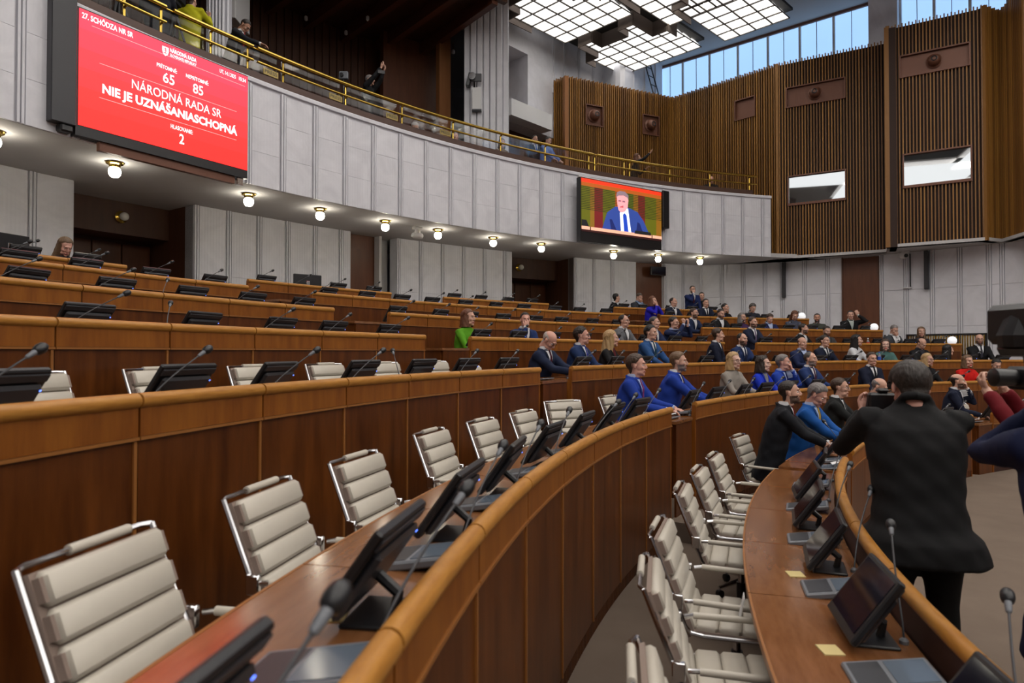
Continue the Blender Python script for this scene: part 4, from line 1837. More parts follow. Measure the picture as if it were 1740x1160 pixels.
        if sp.get('shirt') or sp.get('tie'):
            V, Fc = arrays(jm)
            bvh = BVHTree.FromPolygons([Vector(v) for v in V.tolist()], Fc)
            topz, botz = nb.z + .0, nb.z - sp.get('vlen', .27)

            def drape(name, left, right, za, zb, rows, cols, off, colr, th=.004):
                g, ok = [], True
                for r in range(rows + 1):
                    z = za + (zb - za) * r / rows
                    row = []
                    for c_ in range(cols + 1):
                        x = left(r / rows) + (right(r / rows) - left(r / rows)) * c_ / cols
                        h_ = bvh.ray_cast(Vector((x, 1.5, z)), Vector((0, -1, 0)))
                        y = h_[0].y if h_[0] is not None else nb.y + .06
                        y = max(y, nb.y + .030)
                        row.append(Vector((x, y + off, z)))
                    g.append(row)
                b = MB()
                vs = [p for row in g for p in row]
                k = len(vs)
                w = cols + 1
                vs += [p - Vector((0, th + off * .8, 0)) for p in vs]
                fs = []
                for r in range(rows):
                    for c_ in range(cols):
                        q = (r * w + c_, r * w + c_ + 1, (r + 1) * w + c_ + 1, (r + 1) * w + c_)
                        fs += [q, tuple(i + k for i in q[::-1])]
                for r in range(rows):
                    for c_ in (0, cols):
                        a_, d_ = r * w + c_, (r + 1) * w + c_
                        fs.append((a_, d_, d_ + k, a_ + k))
                for c_ in range(cols):
                    for r in (0, rows):
                        a_, d_ = r * w + c_, r * w + c_ + 1
                        fs.append((a_, d_, d_ + k, a_ + k))
                b.add(vs, fs, CLOTH)
                o_ = b.build(name, po, smooth=True)
                o_.color = (*colr, 1)
                return o_
            vw = sp.get('vw', .070)
            if sp.get('shirt'):
                sh_ = drape('shirt', lambda t: -vw * (1 - t) - .004, lambda t: vw * (1 - t) + .004, topz + .01, botz, 9, 6, .004, sp['shirt'])
                b = MB()
                cr_ = .062 if fem else .067
                ring_ = []
                for z_, rr_ in ((-.022, cr_ + .012), (.006, cr_ + .003), (.040, cr_ - .004)):
                    ring_.append((nb + Vector((0, (z_ + .02) * .25, z_)), rr_, rr_ * .98))
                b.loft(ring_, CLOTH, 20)
                o_ = b.build('collar', sh_, smooth=True)
                o_.color = (*sp['shirt'], 1)
                for (s, el, wr_, fdir) in hands:
                    u = (wr_ - el).normalized()
                    b = MB()
                    b.tube([wr_ - u * .05, wr_ - u * .004], [.034, .033], CLOTH, 12)
                    o_ = b.build('cuff', sh_, smooth=True)
                    o_.color = (*sp['shirt'], 1)
                if not fem or sp.get('vox', .02) < .019:
                    lc = tuple(c * .62 for c in sp['top'])
                    for s in (-1, 1):
                        drape('lapel', lambda t: s * (vw * (1 - t) + .002), lambda t: s * (vw * (1 - t) + .002 + .046 * (1 - t) ** .25 * (.55 + t * .5)), topz - .012, botz, 9, 2, .0075, lc, .005)
            if sp.get('tie'):
                drape('tie', lambda t: -.012 - .014 * t, lambda t: .012 + .014 * t, topz - .012, botz + .004, 9, 2, .0125, sp['tie'], .006)
                b = MB()
                b.ell((0, nb.y + .074, nb.z - .004), (.017, .013, .016), CLOTH, 10, 6)
                o_ = b.build('tie_knot', po, smooth=True)
                o_.color = (*sp['tie'], 1)
        if hx != 'none':
            if hx not in HAIRS:
                HAIRS[hx] = hair_mesh(hx)
            h_ = link('hair', HAIRS[hx], po)
            h_.matrix_local = HM @ Matrix.Scale(hsz, 4)
            h_.color = (*HC_[sp.get('hc', 'dark')], 1)
        if sp.get('beard'):
            h_ = link('beard', BEARD, po)
            bcol = HC_[sp.get('bc', sp.get('hc', 'dark'))]
            skc = SK[sp.get('skin', 'fair')]
            h_.matrix_local = HM @ Matrix.Scale(hsz, 4)
            h_.color = (*[a_ * .72 + c_ * .28 * .5 for a_, c_ in zip(bcol, skc)], 1)
        if sp.get('glasses'):
            h_ = link('glasses', GLAS, po)
            h_.matrix_local = HM @ Matrix.Scale(hsz, 4)
        b = MB()
        for s in (-1, 1):
            if sp.get('stand'):
                c_ = Vector((s * (sp.get('legs', .11) + .012), .03, 0))
            else:
                c_ = Vector((s * .11, .42, 0))
            b.loft([(c_, .045, .13), (c_ + Vector((0, 0, .05)), .045, .125), (c_ + Vector((0, -.04, .10)), .04, .07)], BLACK, 12)
        if not sp.get('noleg'):
            b.build('shoes', po, smooth=True)
        sp['obj'] = po


NAVY, DNAVY, ROYAL, BLK_, CHAR = (.012, .022, .075), (.008, .012, .032), (.012, .045, .33), (.008, .008, .010), (.022, .023, .026)
BLUEJ, WHITE, LBLUE = (.010, .075, .30), (.72, .72, .74), (.42, .50, .72)


def heading(dx, dy):
    return atan2(-dx, dy)


def seat_person(k, x, ytop, phi, **sp):
    """seated in row k at pixel column x, top of the head at pixel row ytop, looking phi (0 = to the camera, 90 = right)"""
    R = RR[k] + sp.get('dr', .74)
    t = theta_at(x, R)
    # two passes: leaning shifts the head towards the centre
    p = P(R, t, ZF[k])
    pv = Vector((p.x, p.y)).normalized()
    r_ = Vector((pv.y, -pv.x))
    ph = rad(phi)
    hdv = -pv * cos(ph) + r_ * sin(ph)
    hd = heading(hdv.x, hdv.y)
    cd = Vector((-cos(t), -sin(t)))
    mixk = sp.get('mix', .45)
    bd = cd * (1 - mixk) + hdv * mixk
    fd = heading(bd.x, bd.y)
    lean = sp.get('lean', .06)
    hp = Vector((p.x, p.y)) + bd.normalized() * (lean + .04)
    # slide along the row so that the head lands on x
    p2 = p.copy()
    for _ in range(3):
        hp = Vector((p2.x, p2.y)) + bd.normalized() * (lean + .04)
        ex = (x - 870) / F * hp.y - hp.x
        tang = Vector((-sin(t), cos(t)))
        den = tang.x - (x - 870) / F * tang.y
        p2 = p2 + Vector((tang.x, tang.y, 0)) * (ex / den)
    ztop = unproj(x, ytop, depth=hp.y).z
    # default head top above the floor of the row
    z0 = ZF[k] + .53 + .50 + .05 + .128 + .130
    d = ztop - z0
    d = max(-.16, min(.18, d))
    sp['dz'] = d
    sp.pop('dr', None)
    sp.pop('mix', None)
    person(p2, fd, hd, sp)
    return p2, fd


def L_(s):
    return s


exec_people = []
# front row, middle block
seat_person(0, 1343, 646, 92, label='man in charcoal suit and dark red tie leaning on the front row desk', top=(.010, .011, .015), shirt=WHITE, tie=(.16, .006, .012), hair='short', hc='dark', beard=True, pose='clasp', lean=.17, dr=.80, vox=.013, mix=.8, w=1.04, pitch=-.05)
seat_person(0, 1386, 649, 72, label='grey-haired man in bright blue jacket with yellow striped tie', top=(.008, .085, .33), shirt=LBLUE, tie=(.55, .35, .04), hair='full', hc='grey', pose='clasp', lean=.16, vox=.014, mix=.6, pitch=.38, skin='pink', dr=.70)
seat_person(0, 1428, 641, 86, label='man with glasses, dark suit and grey tie in the front row', top=(.012, .013, .013), shirt=WHITE, tie=(.07, .075, .085), hair='short', hc='brown', glasses=True, pose='clasp', lean=.10, vox=.015, mix=.7, dr=.72)
seat_person(0, 1492, 640, 78, label='bald man in navy suit bowed over the front row desk behind the photographer', top=DNAVY, shirt=LBLUE, hair='bald', hc='grey', pose='desk', lean=.12, vox=.016, pitch=.3, mix=.6)
seat_person(0, 1628, 634, 92, label='bald man in navy suit holding a hand to his mouth at the front row end', top=DNAVY, shirt=WHITE, hair='bald', hc='dark', beard=True, pose='chinL', lean=.08, vox=.015, mix=.7)
# second row
seat_person(1, 1083, 601, 80, label='dark-haired man in royal blue jacket and purple striped tie, second row', top=ROYAL, shirt=LBLUE, tie=(.20, .03, .16), hair='full', hc='brown', pose='desk', lean=.08, vox=.014, mix=.6, skin='pink')
seat_person(1, 1154, 597, 84, label='bearded man in royal blue suit clasping hands at the second row end', top=ROYAL, shirt=WHITE, tie=(.04, .02, .06), hair='quiff', hc='light', beard=True, bc='grey', pose='clasp', lean=.13, vox=.014, mix=.7, w=1.06)
seat_person(1, 1248, 598, 48, label='blonde woman with glasses in a beige-grey jacket, second row', fem=True, top=(.30, .27, .24), hair='bob', hc='blonde', glasses=True, pose='desk', vox=.015, skin='pale')
seat_person(1, 1298, 604, 70, label='woman with dark bob in royal blue jacket over grey top', fem=True, top=(.008, .035, .52), shirt=(.25, .25, .26), hair='bob', hc='dark', pose='desk', vox=.015, skin='pale')
seat_person(1, 1332, 602, 78, label='grey-haired man in royal blue suit resting his chin on his hand', top=(.012, .05, .36), shirt=LBLUE, tie=(.01, .02, .12), hair='full', hc='grey', pose='chinL', lean=.12, vox=.016, skin='pink')
seat_person(1, 1378, 597, 66, label='balding man with grey stubble, blue suit and purple tie', top=(.014, .035, .13), shirt=WHITE, tie=(.07, .02, .05), hair='receding', hc='dgrey', beard=True, bc='grey', pose='desk', vox=.016)
seat_person(1, 1482, 598, 28, label='brown-haired man in navy suit and black tie looking towards the camera', top=DNAVY, shirt=WHITE, tie=(.008, .008, .012), hair='side', hc='brown', pose='lap', vox=.017)
seat_person(1, 1577, 600, 55, label='blonde woman with glasses dressed in black, right of the photographer\'s head', fem=True, top=BLK_, hair='bob', hc='blonde', glasses=True, pose='desk')
seat_person(1, 1645, 603, 38, label='woman with light brown hair in a bright red jacket', fem=True, top=(.62, .012, .008), hair='bob', hc='light', pose='desk', redlip=True)
seat_person(1, 1692, 608, 24, label='dark-haired woman in a teal jacket looking down', fem=True, top=(.004, .20, .23), hair='short', hc='black', pose='desk', pitch=.3)
# third row
seat_person(2, 931, 559, 62, label='elderly bald man with glasses, navy suit and burgundy tie looking down', top=(.010, .018, .05), shirt=WHITE, tie=(.07, .008, .02), hair='bald', hc='white', glasses=True, pose='clasp', lean=.12, vox=.015, pitch=.5, skin='pink', mix=.5)
seat_person(2, 990, 555, 82, label='curly dark-haired man with glasses in navy-blue suit, third row', top=(.012, .03, .10), shirt=WHITE, tie=(.02, .03, .25), hair='curly', hc='dark', glasses=True, pose='desk', vox=.016, skin='pink')
seat_person(2, 1040, 561, 88, label='woman with long wavy blonde hair in a black jacket', fem=True, top=BLK_, shirt=(.10, .01, .015), hair='wavy', hc='blonde', pose='desk', vox=.016)
seat_person(2, 1107, 552, 62, label='black-haired man in mid-blue suit with teal tie, third row', top=(.020, .075, .22), shirt=WHITE, tie=(.02, .06, .09), hair='full', hc='black', pose='desk', vox=.016)
seat_person(2, 1221, 557, 100, label='brown-haired man in dark navy suit turned to his neighbour, third row', top=DNAVY, shirt=WHITE, tie=(.01, .012, .03), hair='side', hc='brown', pose='lap', vox=.018)
seat_person(2, 1262, 565, 50, label='balding bearded man in navy-blue suit, third row beside an empty chair', top=(.012, .028, .10), shirt=WHITE, tie=(.01, .015, .05), hair='receding', hc='dark', beard=True, pose='desk', vox=.018)
seat_person(2, 1364, 572, 40, label='bald round-faced man in navy suit and light shirt, third row', top=(.010, .02, .075), shirt=LBLUE, hair='bald', hc='brown', pose='desk', w=1.1)
seat_person(2, 1402, 569, 55, label='dark-haired man in black suit, white shirt and dark tie, third row', top=DNAVY, shirt=WHITE, tie=(.008, .01, .02), hair='side', hc='dark', pose='desk')
seat_person(2, 1457, 568, 80, label='woman with long black hair and a white top', fem=True, top=(.62, .63, .66), hair='long', hc='black', pose='desk')
seat_person(2, 1505, 576, 5, label='red-lipped brown-haired woman in teal-grey jacket facing the camera', fem=True, top=(.07, .16, .15), hair='bob', hc='brown', pose='desk', redlip=True, skin='pale')
seat_person(2, 1565, 573, 48, label='shaven-headed man in black suit looking down, third row', top=BLK_, shirt=(.03, .03, .04), hair='bald', hc='dark', pose='desk', pitch=.4)
seat_person(2, 1612, 585, 118, label='black-haired woman in black seen from behind, third row', fem=True, top=BLK_, hair='long', hc='black', pose='lap')
seat_person(2, 1665, 567, 8, label='bald bearded man with glasses, black suit and patterned tie', top=BLK_, shirt=WHITE, tie=(.04, .04, .06), hair='bald', hc='brown', beard=True, glasses=True, pose='desk')
# fourth row
seat_person(3, 797, 525, 56, label='smiling woman with brown bob in a bright green jacket', fem=True, top=(.10, .33, .012), hair='bob', hc='auburn', pose='desk', vox=.016)
seat_person(3, 893, 530, 14, label='short-haired man in blue suit covering his mouth with a hand', top=(.012, .03, .12), shirt=WHITE, hair='short', hc='dark', pose='chinR', lean=.12, vox=.017, skin='pink')
seat_person(3, 1061, 534, 68, label='balding man with glasses in a light grey suit, fourth row', top=(.12, .12, .13), shirt=WHITE, hair='receding', hc='dark', glasses=True, pose='desk', w=1.1)
seat_person(3, 1113, 537, 70, label='grey-haired man just behind the mid-blue suit, fourth row', top=NAVY, shirt=WHITE, hair='short', hc='dgrey', pose='desk')
seat_person(3, 1146, 538, 62, label='dark-haired man with glasses holding a phone up with both hands', top=NAVY, shirt=LBLUE, hair='full', hc='dark', glasses=True, pose='phone')
seat_person(3, 1280, 538, 56, label='bearded brown-haired man in navy suit and lavender tie at the farther gap', top=(.012, .018, .045), shirt=WHITE, tie=(.17, .13, .22), hair='side', hc='brown', beard=True, pose='desk')
seat_person(3, 1366, 549, 88, label='dark-haired bearded man in black suit turned away, fourth row', top=BLK_, shirt=WHITE, hair='short', hc='dark', beard=True, pose='desk')
seat_person(3, 1405, 553, 28, label='dark-haired man in grey-brown suit leaning forward, fourth row', top=(.045, .042, .045), shirt=(.2, .2, .22), hair='short', hc='dark', pose='desk', beard=True, pitch=.15)
seat_person(3, 1519, 551, 40, label='grey-haired man in grey suit resting his cheek on his hand', top=(.05, .055, .065), shirt=WHITE, hair='short', hc='grey', pose='chinL', pitch=.3)
seat_person(3, 1566, 555, 8, label='smiling woman with long light brown hair before the wall grille', fem=True, top=(.02, .02, .03), hair='long', hc='light', pose='lap')
# fifth row
seat_person(4, 1180, 523, 62, label='bearded man with glasses in navy jacket leaning on the low desk', top=(.010, .02, .06), shirt=WHITE, hair='short', hc='brown', beard=True, glasses=True, pose='desk', lean=.12)
seat_person(4, 1225, 524, 42, label='dark-bearded man in black suit and white shirt, fifth row', top=BLK_, shirt=WHITE, hair='short', hc='dark', beard=True, pose='desk', pitch=.15)
seat_person(4, 1262, 531, 42, label='grey-haired woman in a purple top, fifth row', fem=True, top=(.05, .02, .08), hair='bob', hc='grey', pose='desk')
seat_person(4, 1308, 532, 26, label='fair-faced man with brown hair in navy looking down, fifth row', top=(.010, .018, .09), shirt=LBLUE, hair='quiff', hc='brown', pose='desk', pitch=.3)
seat_person(4, 1350, 527, 20, label='long-haired brunette woman in grey-blue looking down, fifth row', fem=True, top=(.07, .08, .12), hair='long', hc='auburn', pose='desk', pitch=.35)
seat_person(4, 1389, 532, 0, label='dark-bearded man in olive jacket facing forward, fifth row', top=(.05, .055, .045), hair='short', hc='black', beard=True, pose='desk', skin='tan')
seat_person(4, 1446, 527, 8, label='black-haired man in black suit with a hand raised beside his ear', top=BLK_, shirt=(.4, .45, .42), hair='short', hc='black', pose='ear', vox=.018, w=1.05)
# sixth row
seat_person(5, 1110, 503, 60, label='auburn-haired woman in royal blue top with hands at her chin', fem=True, top=(.015, .012, .42), hair='bob', hc='auburn', pose='chin2')
seat_person(5, 1145, 505, 62, label='balding man in black suit and pale shirt, sixth row', top=DNAVY, shirt=WHITE, hair='receding', hc='dark', pose='desk', w=1.05)
seat_person(5, 1200, 507, 28, label='dark-haired man in navy suit and tie just below the standing man', top=DNAVY, shirt=WHITE, tie=(.01, .01, .02), hair='short', hc='black', pose='desk')
seat_person(5, 1233, 515, 62, label='dark-haired man in black leaning sideways, sixth row', top=BLK_, hair='short', hc='black', pose='desk')
seat_person(5, 1279, 515, 30, label='grey-haired man in dark jacket looking down by the marble wall', top=(.02, .022, .035), hair='curly', hc='dgrey', pose='desk', pitch=.3, w=1.1)
# rearmost rows
seat_person(6, 1048, 498, 118, label='dark-haired man in black jacket turned away at the rearmost row', top=BLK_, shirt=WHITE, hair='short', hc='black', pose='lap', dr=.55)
seat_person(6, 1086, 497, 50, label='man in grey jacket hiding his face in one hand, rearmost row', top=(.03, .035, .045), shirt=(.25, .35, .55), hair='short', hc='brown', pose='chinL', pitch=.3)
seat_person(6, 1193, 496, 10, label='dark-haired man mostly hidden behind the standing man\'s shoulder', top=BLK_, hair='short', hc='black', pose='lap', dr=1.0)
seat_person(6, 108, 402, 25, label='woman with long light brown hair looking down at the rearmost row', fem=True, top=(.02, .02, .025), hair='long', hc='light', pose='lap', pitch=.35, skin='pink')


def stand_person(x, ytop, depth, zfloor, phi, bphi=None, **sp):
    p = unproj(x, ytop, depth=depth)
    pv = Vector((p.x, p.y)).normalized()
    r_ = Vector((pv.y, -pv.x))
    f = lambda a: -pv * cos(rad(a)) + r_ * sin(rad(a))
    h_, b_ = f(phi), f(phi if bphi is None else bphi)
    hd, fd = heading(h_.x, h_.y), heading(b_.x, b_.y)
    lean = sp.get('lean', .02)
    q = Vector((p.x, p.y)) - b_ * (lean + .035)
    hip = .90 if sp.get('stand') else .53
    sp['dz'] = max(-.3, min(.3, p.z - zfloor - hip - .808)) if sp.get('stand') else max(-.3, min(.3, p.z - zfloor - 1.338))
    person((q.x, q.y, zfloor), fd, hd, sp)
    return q, fd


# standing man at the rearmost row
tq = theta_at(1176, 21.5)
stand_person(1176, 485, P(21.5, tq).y, ZF[6], 25, stand=True, label='standing man with glasses, navy suit and burgundy tie, hand at chin', top=(.010, .022, .10), shirt=WHITE, tie=(.06, .008, .02), hair='short', hc='dark', beard=True, glasses=True, pose='chinR')
# the photographer close to the camera
q_, ph_f = stand_person(1547, 606, 3.55, 0.0, 198, 192, stand=True, label='photographer in dark suit seen from behind, camera raised to his face', top=(.011, .011, .012), hair='full', hc='dark', handpose=1, pose=((.03, .30, 1.41), (-.19, .27, 1.40)), pole=(.62, -.4, -1), vox=.013, hem=.065, legc=(.006, .006, .006), lean=.10, hz=-.03, pitch=.35, w=1.16, legs=.11, skin='pink', hs=1.10)
# gallery people
GP = [
    (414, 31, 12.25, 62, dict(stand=True, label='man with glasses and red tie leaning over the gallery rail', top=(.015, .016, .022), shirt=WHITE, tie=(.35, .03, .04), hair='short', hc='dark', glasses=True, pose=((.12, .50, 1.12), (-.1, .42, 1.10)), pitch=.55, lean=.2, vox=.017, skin='tan')),
    (326, -26, 11.9, 150, dict(stand=True, label='camera operator in a yellow sweatshirt beside a tripod on the gallery', top=(.50, .48, .01), hair='short', hc='brown', pose=((.15, .35, 1.45), (-.15, .35, 1.3)), lean=.02, vox=.018)),
    (268, -42, 10.6, 170, dict(stand=True, label='camera operator in dark clothes at the left end of the gallery', top=(.01, .012, .02), hair='short', hc='dark', pose=((.15, .35, 1.35), (-.15, .35, 1.3)), lean=.02)),
    (629, 127, 15.0, 70, dict(stand=True, label='grey-haired person in black holding a phone overhead on the gallery', top=BLK_, hair='short', hc='grey', pose=((.15, .35, 1.80), (-.1, .35, 1.85)), lean=.02)),
    (701, 207, 15.6, 60, dict(label='person in a pale cap and light blue sleeves behind the gallery rail', top=(.35, .45, .55), hair='short', hc='white', pose='chinR', pitch=.4)),
    (772, 225, 16.9, 40, dict(label='pink-faced man in black and white shirt behind the gallery rail', top=BLK_, shirt=WHITE, hair='short', hc='brown', pose='lap', skin='pink')),
    (852, 236, 17.6, 30, dict(fem=True, label='woman with dark headscarf and beige top behind the gallery rail', top=(.22, .18, .15), hair='bob', hc='black', pose='lap')),
    (908, 228, 18.6, 30, dict(label='dark-haired man in dark suit with blue tie on the gallery', top=DNAVY, shirt=WHITE, tie=(.03, .08, .35), hair='short', hc='dark', pose='lap')),
    (929, 232, 18.5, 55, dict(label='grey-haired man in blue and white checked shirt on the gallery', top=(.16, .24, .55), hair='short', hc='dgrey', pose='desk', pitch=.3)),
    (1083, 261, 20.0, 90, dict(fem=True, label='red-haired woman in black holding up a phone on the gallery', top=BLK_, hair='bob', hc='auburn', pose=((.05, .45, 1.35), (-.1, .30, .9)), lean=.08)),
    (1207, 299, 20.9, 20, dict(label='man in black bending low behind the far gallery rail', top=BLK_, hair='bald', hc='brown', pose='desk', pitch=.4, skin='pink')),
]
for (x, y, dep, phi, sp) in GP:
    sp['noleg'] = False
    p = unproj(x, y, depth=dep)
    hgt = 1.708 if sp.get('stand') else 1.338
    zf_ = GFL
    d_ = p.z - GFL - hgt
    if abs(d_) > .3:
        zf_ = GFL + min(d_, .33)
        zf_ = max(zf_, GFL)
    stand_person(x, y, dep, zf_, phi, **sp)
build_people()

# ================================================================== GALLERY RAIL
T = thing('brass_railing', 'polished brass gallery railing with two tubes above the marble front', 'railing', P(RF + .1, 2.4, FT))
org = T.location.copy()


def arc_tube(name, R_, z, t0, t1, r, par, m=BRASS):
    n = int((t0 - t1) / .012)
    b = MB()
    b.tube([P(R_, t0 + (t1 - t0) * i / n, z) - org for i in range(n + 1)], r, m, 10)
    return b.build(name, par, smooth=True)


POSTS = [2.5143 + .0661 * k for k in range(8, 0, -1)] + [2.5143, 2.4487, 2.382, 2.3158, 2.2491, 2.183, 2.1153, 2.050, 1.9842, 1.9179, 1.8528]
secs = [(3.05, 2.618), (2.612, 2.545), (2.541, 2.110), (2.104, 1.843)]
for a, c in secs:
    arc_tube('upper_tube', RF + .06, FT + .60, a, c, .034, T)
    arc_tube('lower_tube', RF + .05, FT + .36, a, c, .023, T)
arc_tube('cap_strip', RF + .22, FT + .66, 3.05, 1.86, .016, T)
for t in POSTS + [2.106, 2.059, 2.620, 2.548]:
    b = MB()
    b.tube([P(RF + .12, t, FT + .0) - org, P(RF + .12, t, FT + .56) - org], .022, BRASS, 8)
    b.tube([P(RF + .12, t, FT + .55) - org, P(RF + .06, t, FT + .57) - org], .018, BRASS, 8)
    b.tube([P(RF + .12, t, FT + .34) - org, P(RF + .05, t, FT + .345) - org], .016, BRASS, 8)
    b.build('post', T, smooth=True)
for i in range(len(POSTS) - 1):
    b = MB()
    a, c = POSTS[i] - .002, POSTS[i + 1] + .002
    b.sweep([(RF + .24, FT + .15), (RF + .248, FT + .15), (RF + .248, FT + .64), (RF + .24, FT + .64)], a, c, BALGL, 2, org)
    b.build('glass_pane', T)


def text(body, size, parent, M, m, name='lettering', align='CENTER', bold=0.0, sx=1.0, ext=.0005, width=None):
    cu = bpy.data.curves.new(name, 'FONT')
    cu.body = body
    cu.size = size
    cu.align_x = 'CENTER'
    cu.align_y = 'CENTER'
    cu.extrude = ext
    cu.offset = bold
    cu.resolution_u = 3
    cu.materials.append(m)
    o = bpy.data.objects.new(name, cu)
    COL.objects.link(o)
    dg = bpy.context.evaluated_depsgraph_get()
    dg.update()
    me = bpy.data.meshes.new_from_object(o.evaluated_get(dg))
    bpy.data.objects.remove(o)
    bpy.data.curves.remove(cu)
    V = np.zeros(len(me.vertices) * 3, 'f')
    me.vertices.foreach_get('co', V)
    V = V.reshape(-1, 3)
    if width:
        w = V[:, 0].max() - V[:, 0].min()
        V[:, 0] = (V[:, 0] - (V[:, 0].max() + V[:, 0].min()) / 2) * width / w
    V[:, 1] -= 0
    me.vertices.foreach_set('co', V.ravel())
    me.name = name
    if not me.materials:
        me.materials.append(m)
    o = link(name, me, parent)
    o.matrix_local = M
    return o


def face_hall(R_, t, z):
    """matrix: x to the right as seen from the hall, y up, z towards the hall's centre"""
    M = Matrix.Translation(P(R_, t, z)) @ Matrix.Rotation(t - pi / 2, 4, 'Z') @ Matrix.Rotation(pi / 2, 4, 'X')
    return M


PLATE = mat('brass_plate', (.30, .22, .07), .35, metal=.6)
for x, w_ in ((447, 'first'), (559, 'second'), (656, 'third'), (748, 'fourth')):
    t = theta_at(x, RF + .2)
    pt = thing('press_plate', 'small brass plate reading PRESS below the gallery railing, %s from the left' % w_, 'sign')
    pt.matrix_world = face_hall(RF + .02, t, FT + .235) @ Matrix.Identity(4)
    b = MB()
    b.box((-.15, -.055, -.005), (.15, .055, .005), PLATE)
    b.build('plate', pt)
    text('PRESS', .085, pt, Matrix.Translation((0, 0, .0056)), BLACK, bold=.001, width=.25)

# ================================================================== THE TWO LED WALLS
REDS = mat('screen_red', (.95, .045, .042), .5, emit=1.15)
REDT = mat('screen_red_top', (.95, .05, .085), .5, emit=1.05)
WLET = mat('screen_white', (1, .95, .95), .5, emit=1.0)
PINKL = mat('screen_line', (1, .42, .42), .5, emit=.8)


def screen_frame(TL, BR_, depthL, depthR):
    a = unproj(TL[0], TL[1], depth=depthL)
    c = unproj(BR_[0], BR_[1], depth=depthR)
    p, q = Vector((a.x, a.y)), Vector((c.x, c.y))
    d = (q - p)
    W_ = d.length
    d.normalize()
    H_ = a.z - c.z
    M = Matrix(((d.x, 0, d.y, p.x), (d.y, 0, -d.x, p.y), (0, 1, 0, c.z), (0, 0, 0, 1)))
    return M, W_, H_


M, W_, H_ = screen_frame((135, 13), (420, 289.5), 8.80, 11.04)
T = thing('led_screen', 'large red LED screen with white Slovak voting text hung on the marble front', 'screen')
T.matrix_world = M
b = MB()
b.box((-.03, -.14, -.16), (W_ + .01, H_ + .02, -.01), BLACK)
b.build('cabinet', T)
b = MB()
b.box((-.34, -.04, -.20), (-.035, H_ + .9, .03), DGREY, bev=.01)
b.box((-.22, -.14, -.18), (-.06, -.04, .02), BLACK, bev=.02)
b.build('side_column', T)
b = MB()
b.box((.3, -.26, -.13), (W_ - .2, -.14, -.05), COPPER)
b.box((W_ - .15, -.26, -.10), (W_ - .05, -.14, -.04), CHROME)
b.build('support', T)
b = MB()
hs_ = 24
for i in range(hs_):
    y0, y1 = H_ * i / hs_, H_ * (i + 1) / hs_
    f_ = i / (hs_ - 1)
    b.box((0, y0, -.01), (W_, y1, 0), mat('screen_red_%d' % (i // 4), (.95, .022 + .022 * f_, .018 + .075 * f_ ** 1.5), .5, emit=1.0))
b.build('display', T)
Z = .002


def put(body, u0, u1, v, size, bold=0.):
    """fits the words between the two fractions of the screen's width"""
    text(body, size, T, Matrix.Translation(((u0 + u1) / 2 * W_, v * H_, Z)), WLET, bold=bold, width=(u1 - u0) * W_)


put('27. SCHÔDZA NR SR', .012, .272, .945, .105, .002)
put('NÁRODNÁ RADA', .482, .645, .950, .085, .0015)
put('SLOVENSKEJ REPUBLIKY', .482, .645, .905, .060, .0005)
put('PRÍTOMNÉ:', .405, .525, .765, .080, .0008)
put('65', .442, .510, .665, .21, .002)
put('NEPRÍTOMNÉ:', .580, .725, .765, .080, .0008)
put('85', .625, .690, .665, .21, .002)
put('UT, 14.1.2025', .80, .912, .945, .085, .0008)
put('10:34', .935, .985, .945, .085, .0008)
put('NÁRODNÁ RADA SR', .268, .812, .500, .185, .0002)
put('NIE JE UZNÁŠANIASCHOPNÁ', .115, .925, .370, .170, .0055)
put('HLASOVANIE:', .490, .625, .225, .09, .001)
put('2', .542, .572, .125, .21, .003)
for v, u0, u1 in ((.885, .06, .98), (.585, .10, .92), (.285, .10, .92)):
    b = MB()
    b.box((u0 * W_, v * H_, .0005), (u1 * W_, v * H_ + .006, .001), PINKL)
    b.build('rule_line', T)
# little coat of arms: shield with a double cross on hills
b = MB()
sx_, sy_, r_ = .455 * W_, .925 * H_, .062
pts = [(-1, 1), (1, 1), (1, -.1), (.7, -.75), (0, -1.25), (-.7, -.75), (-1, -.1)]
b.add([(sx_ + x * r_ * .8, sy_ + y * r_, .0015) for x, y in pts], [tuple(range(7))], WLET)
for (x0, y0, x1, y1) in ((-.12, -.5, .12, .85), (-.45, .42, .45, .58), (-.6, .02, .6, .2), (-.65, -.62, .65, -.42)):
    b.box((sx_ + x0 * r_ * .8, sy_ + y0 * r_, .0016), (sx_ + x1 * r_ * .8, sy_ + y1 * r_, .0022), REDT)
b.build('emblem', T)

M, W_, H_ = screen_frame((988, 301.5), (1124, 410), 16.9, 18.5)
T = thing('led_screen', 'LED screen showing a man in blue suit speaking before a striped orange and green backdrop', 'screen')
T.matrix_world = M
b = MB()
b.box((-.03, -.26, -.16), (W_ + .01, H_ + .02, -.01), BLACK)
b.build('cabinet', T)
b = MB()
b.box((W_ + .02, .38, -.2), (W_ + .27, H_ + .06, .05), BLACK, bev=.01)
b.build('side_column', T)
b = MB()
b.box((-.08, H_ + .02, -.1), (W_ + .05, H_ + .05, 0), WHITEP)
b.build('top_strip', T)


def em(n_, c_, e=1.0):
    return mat('picture_' + n_, c_, .5, emit=e)


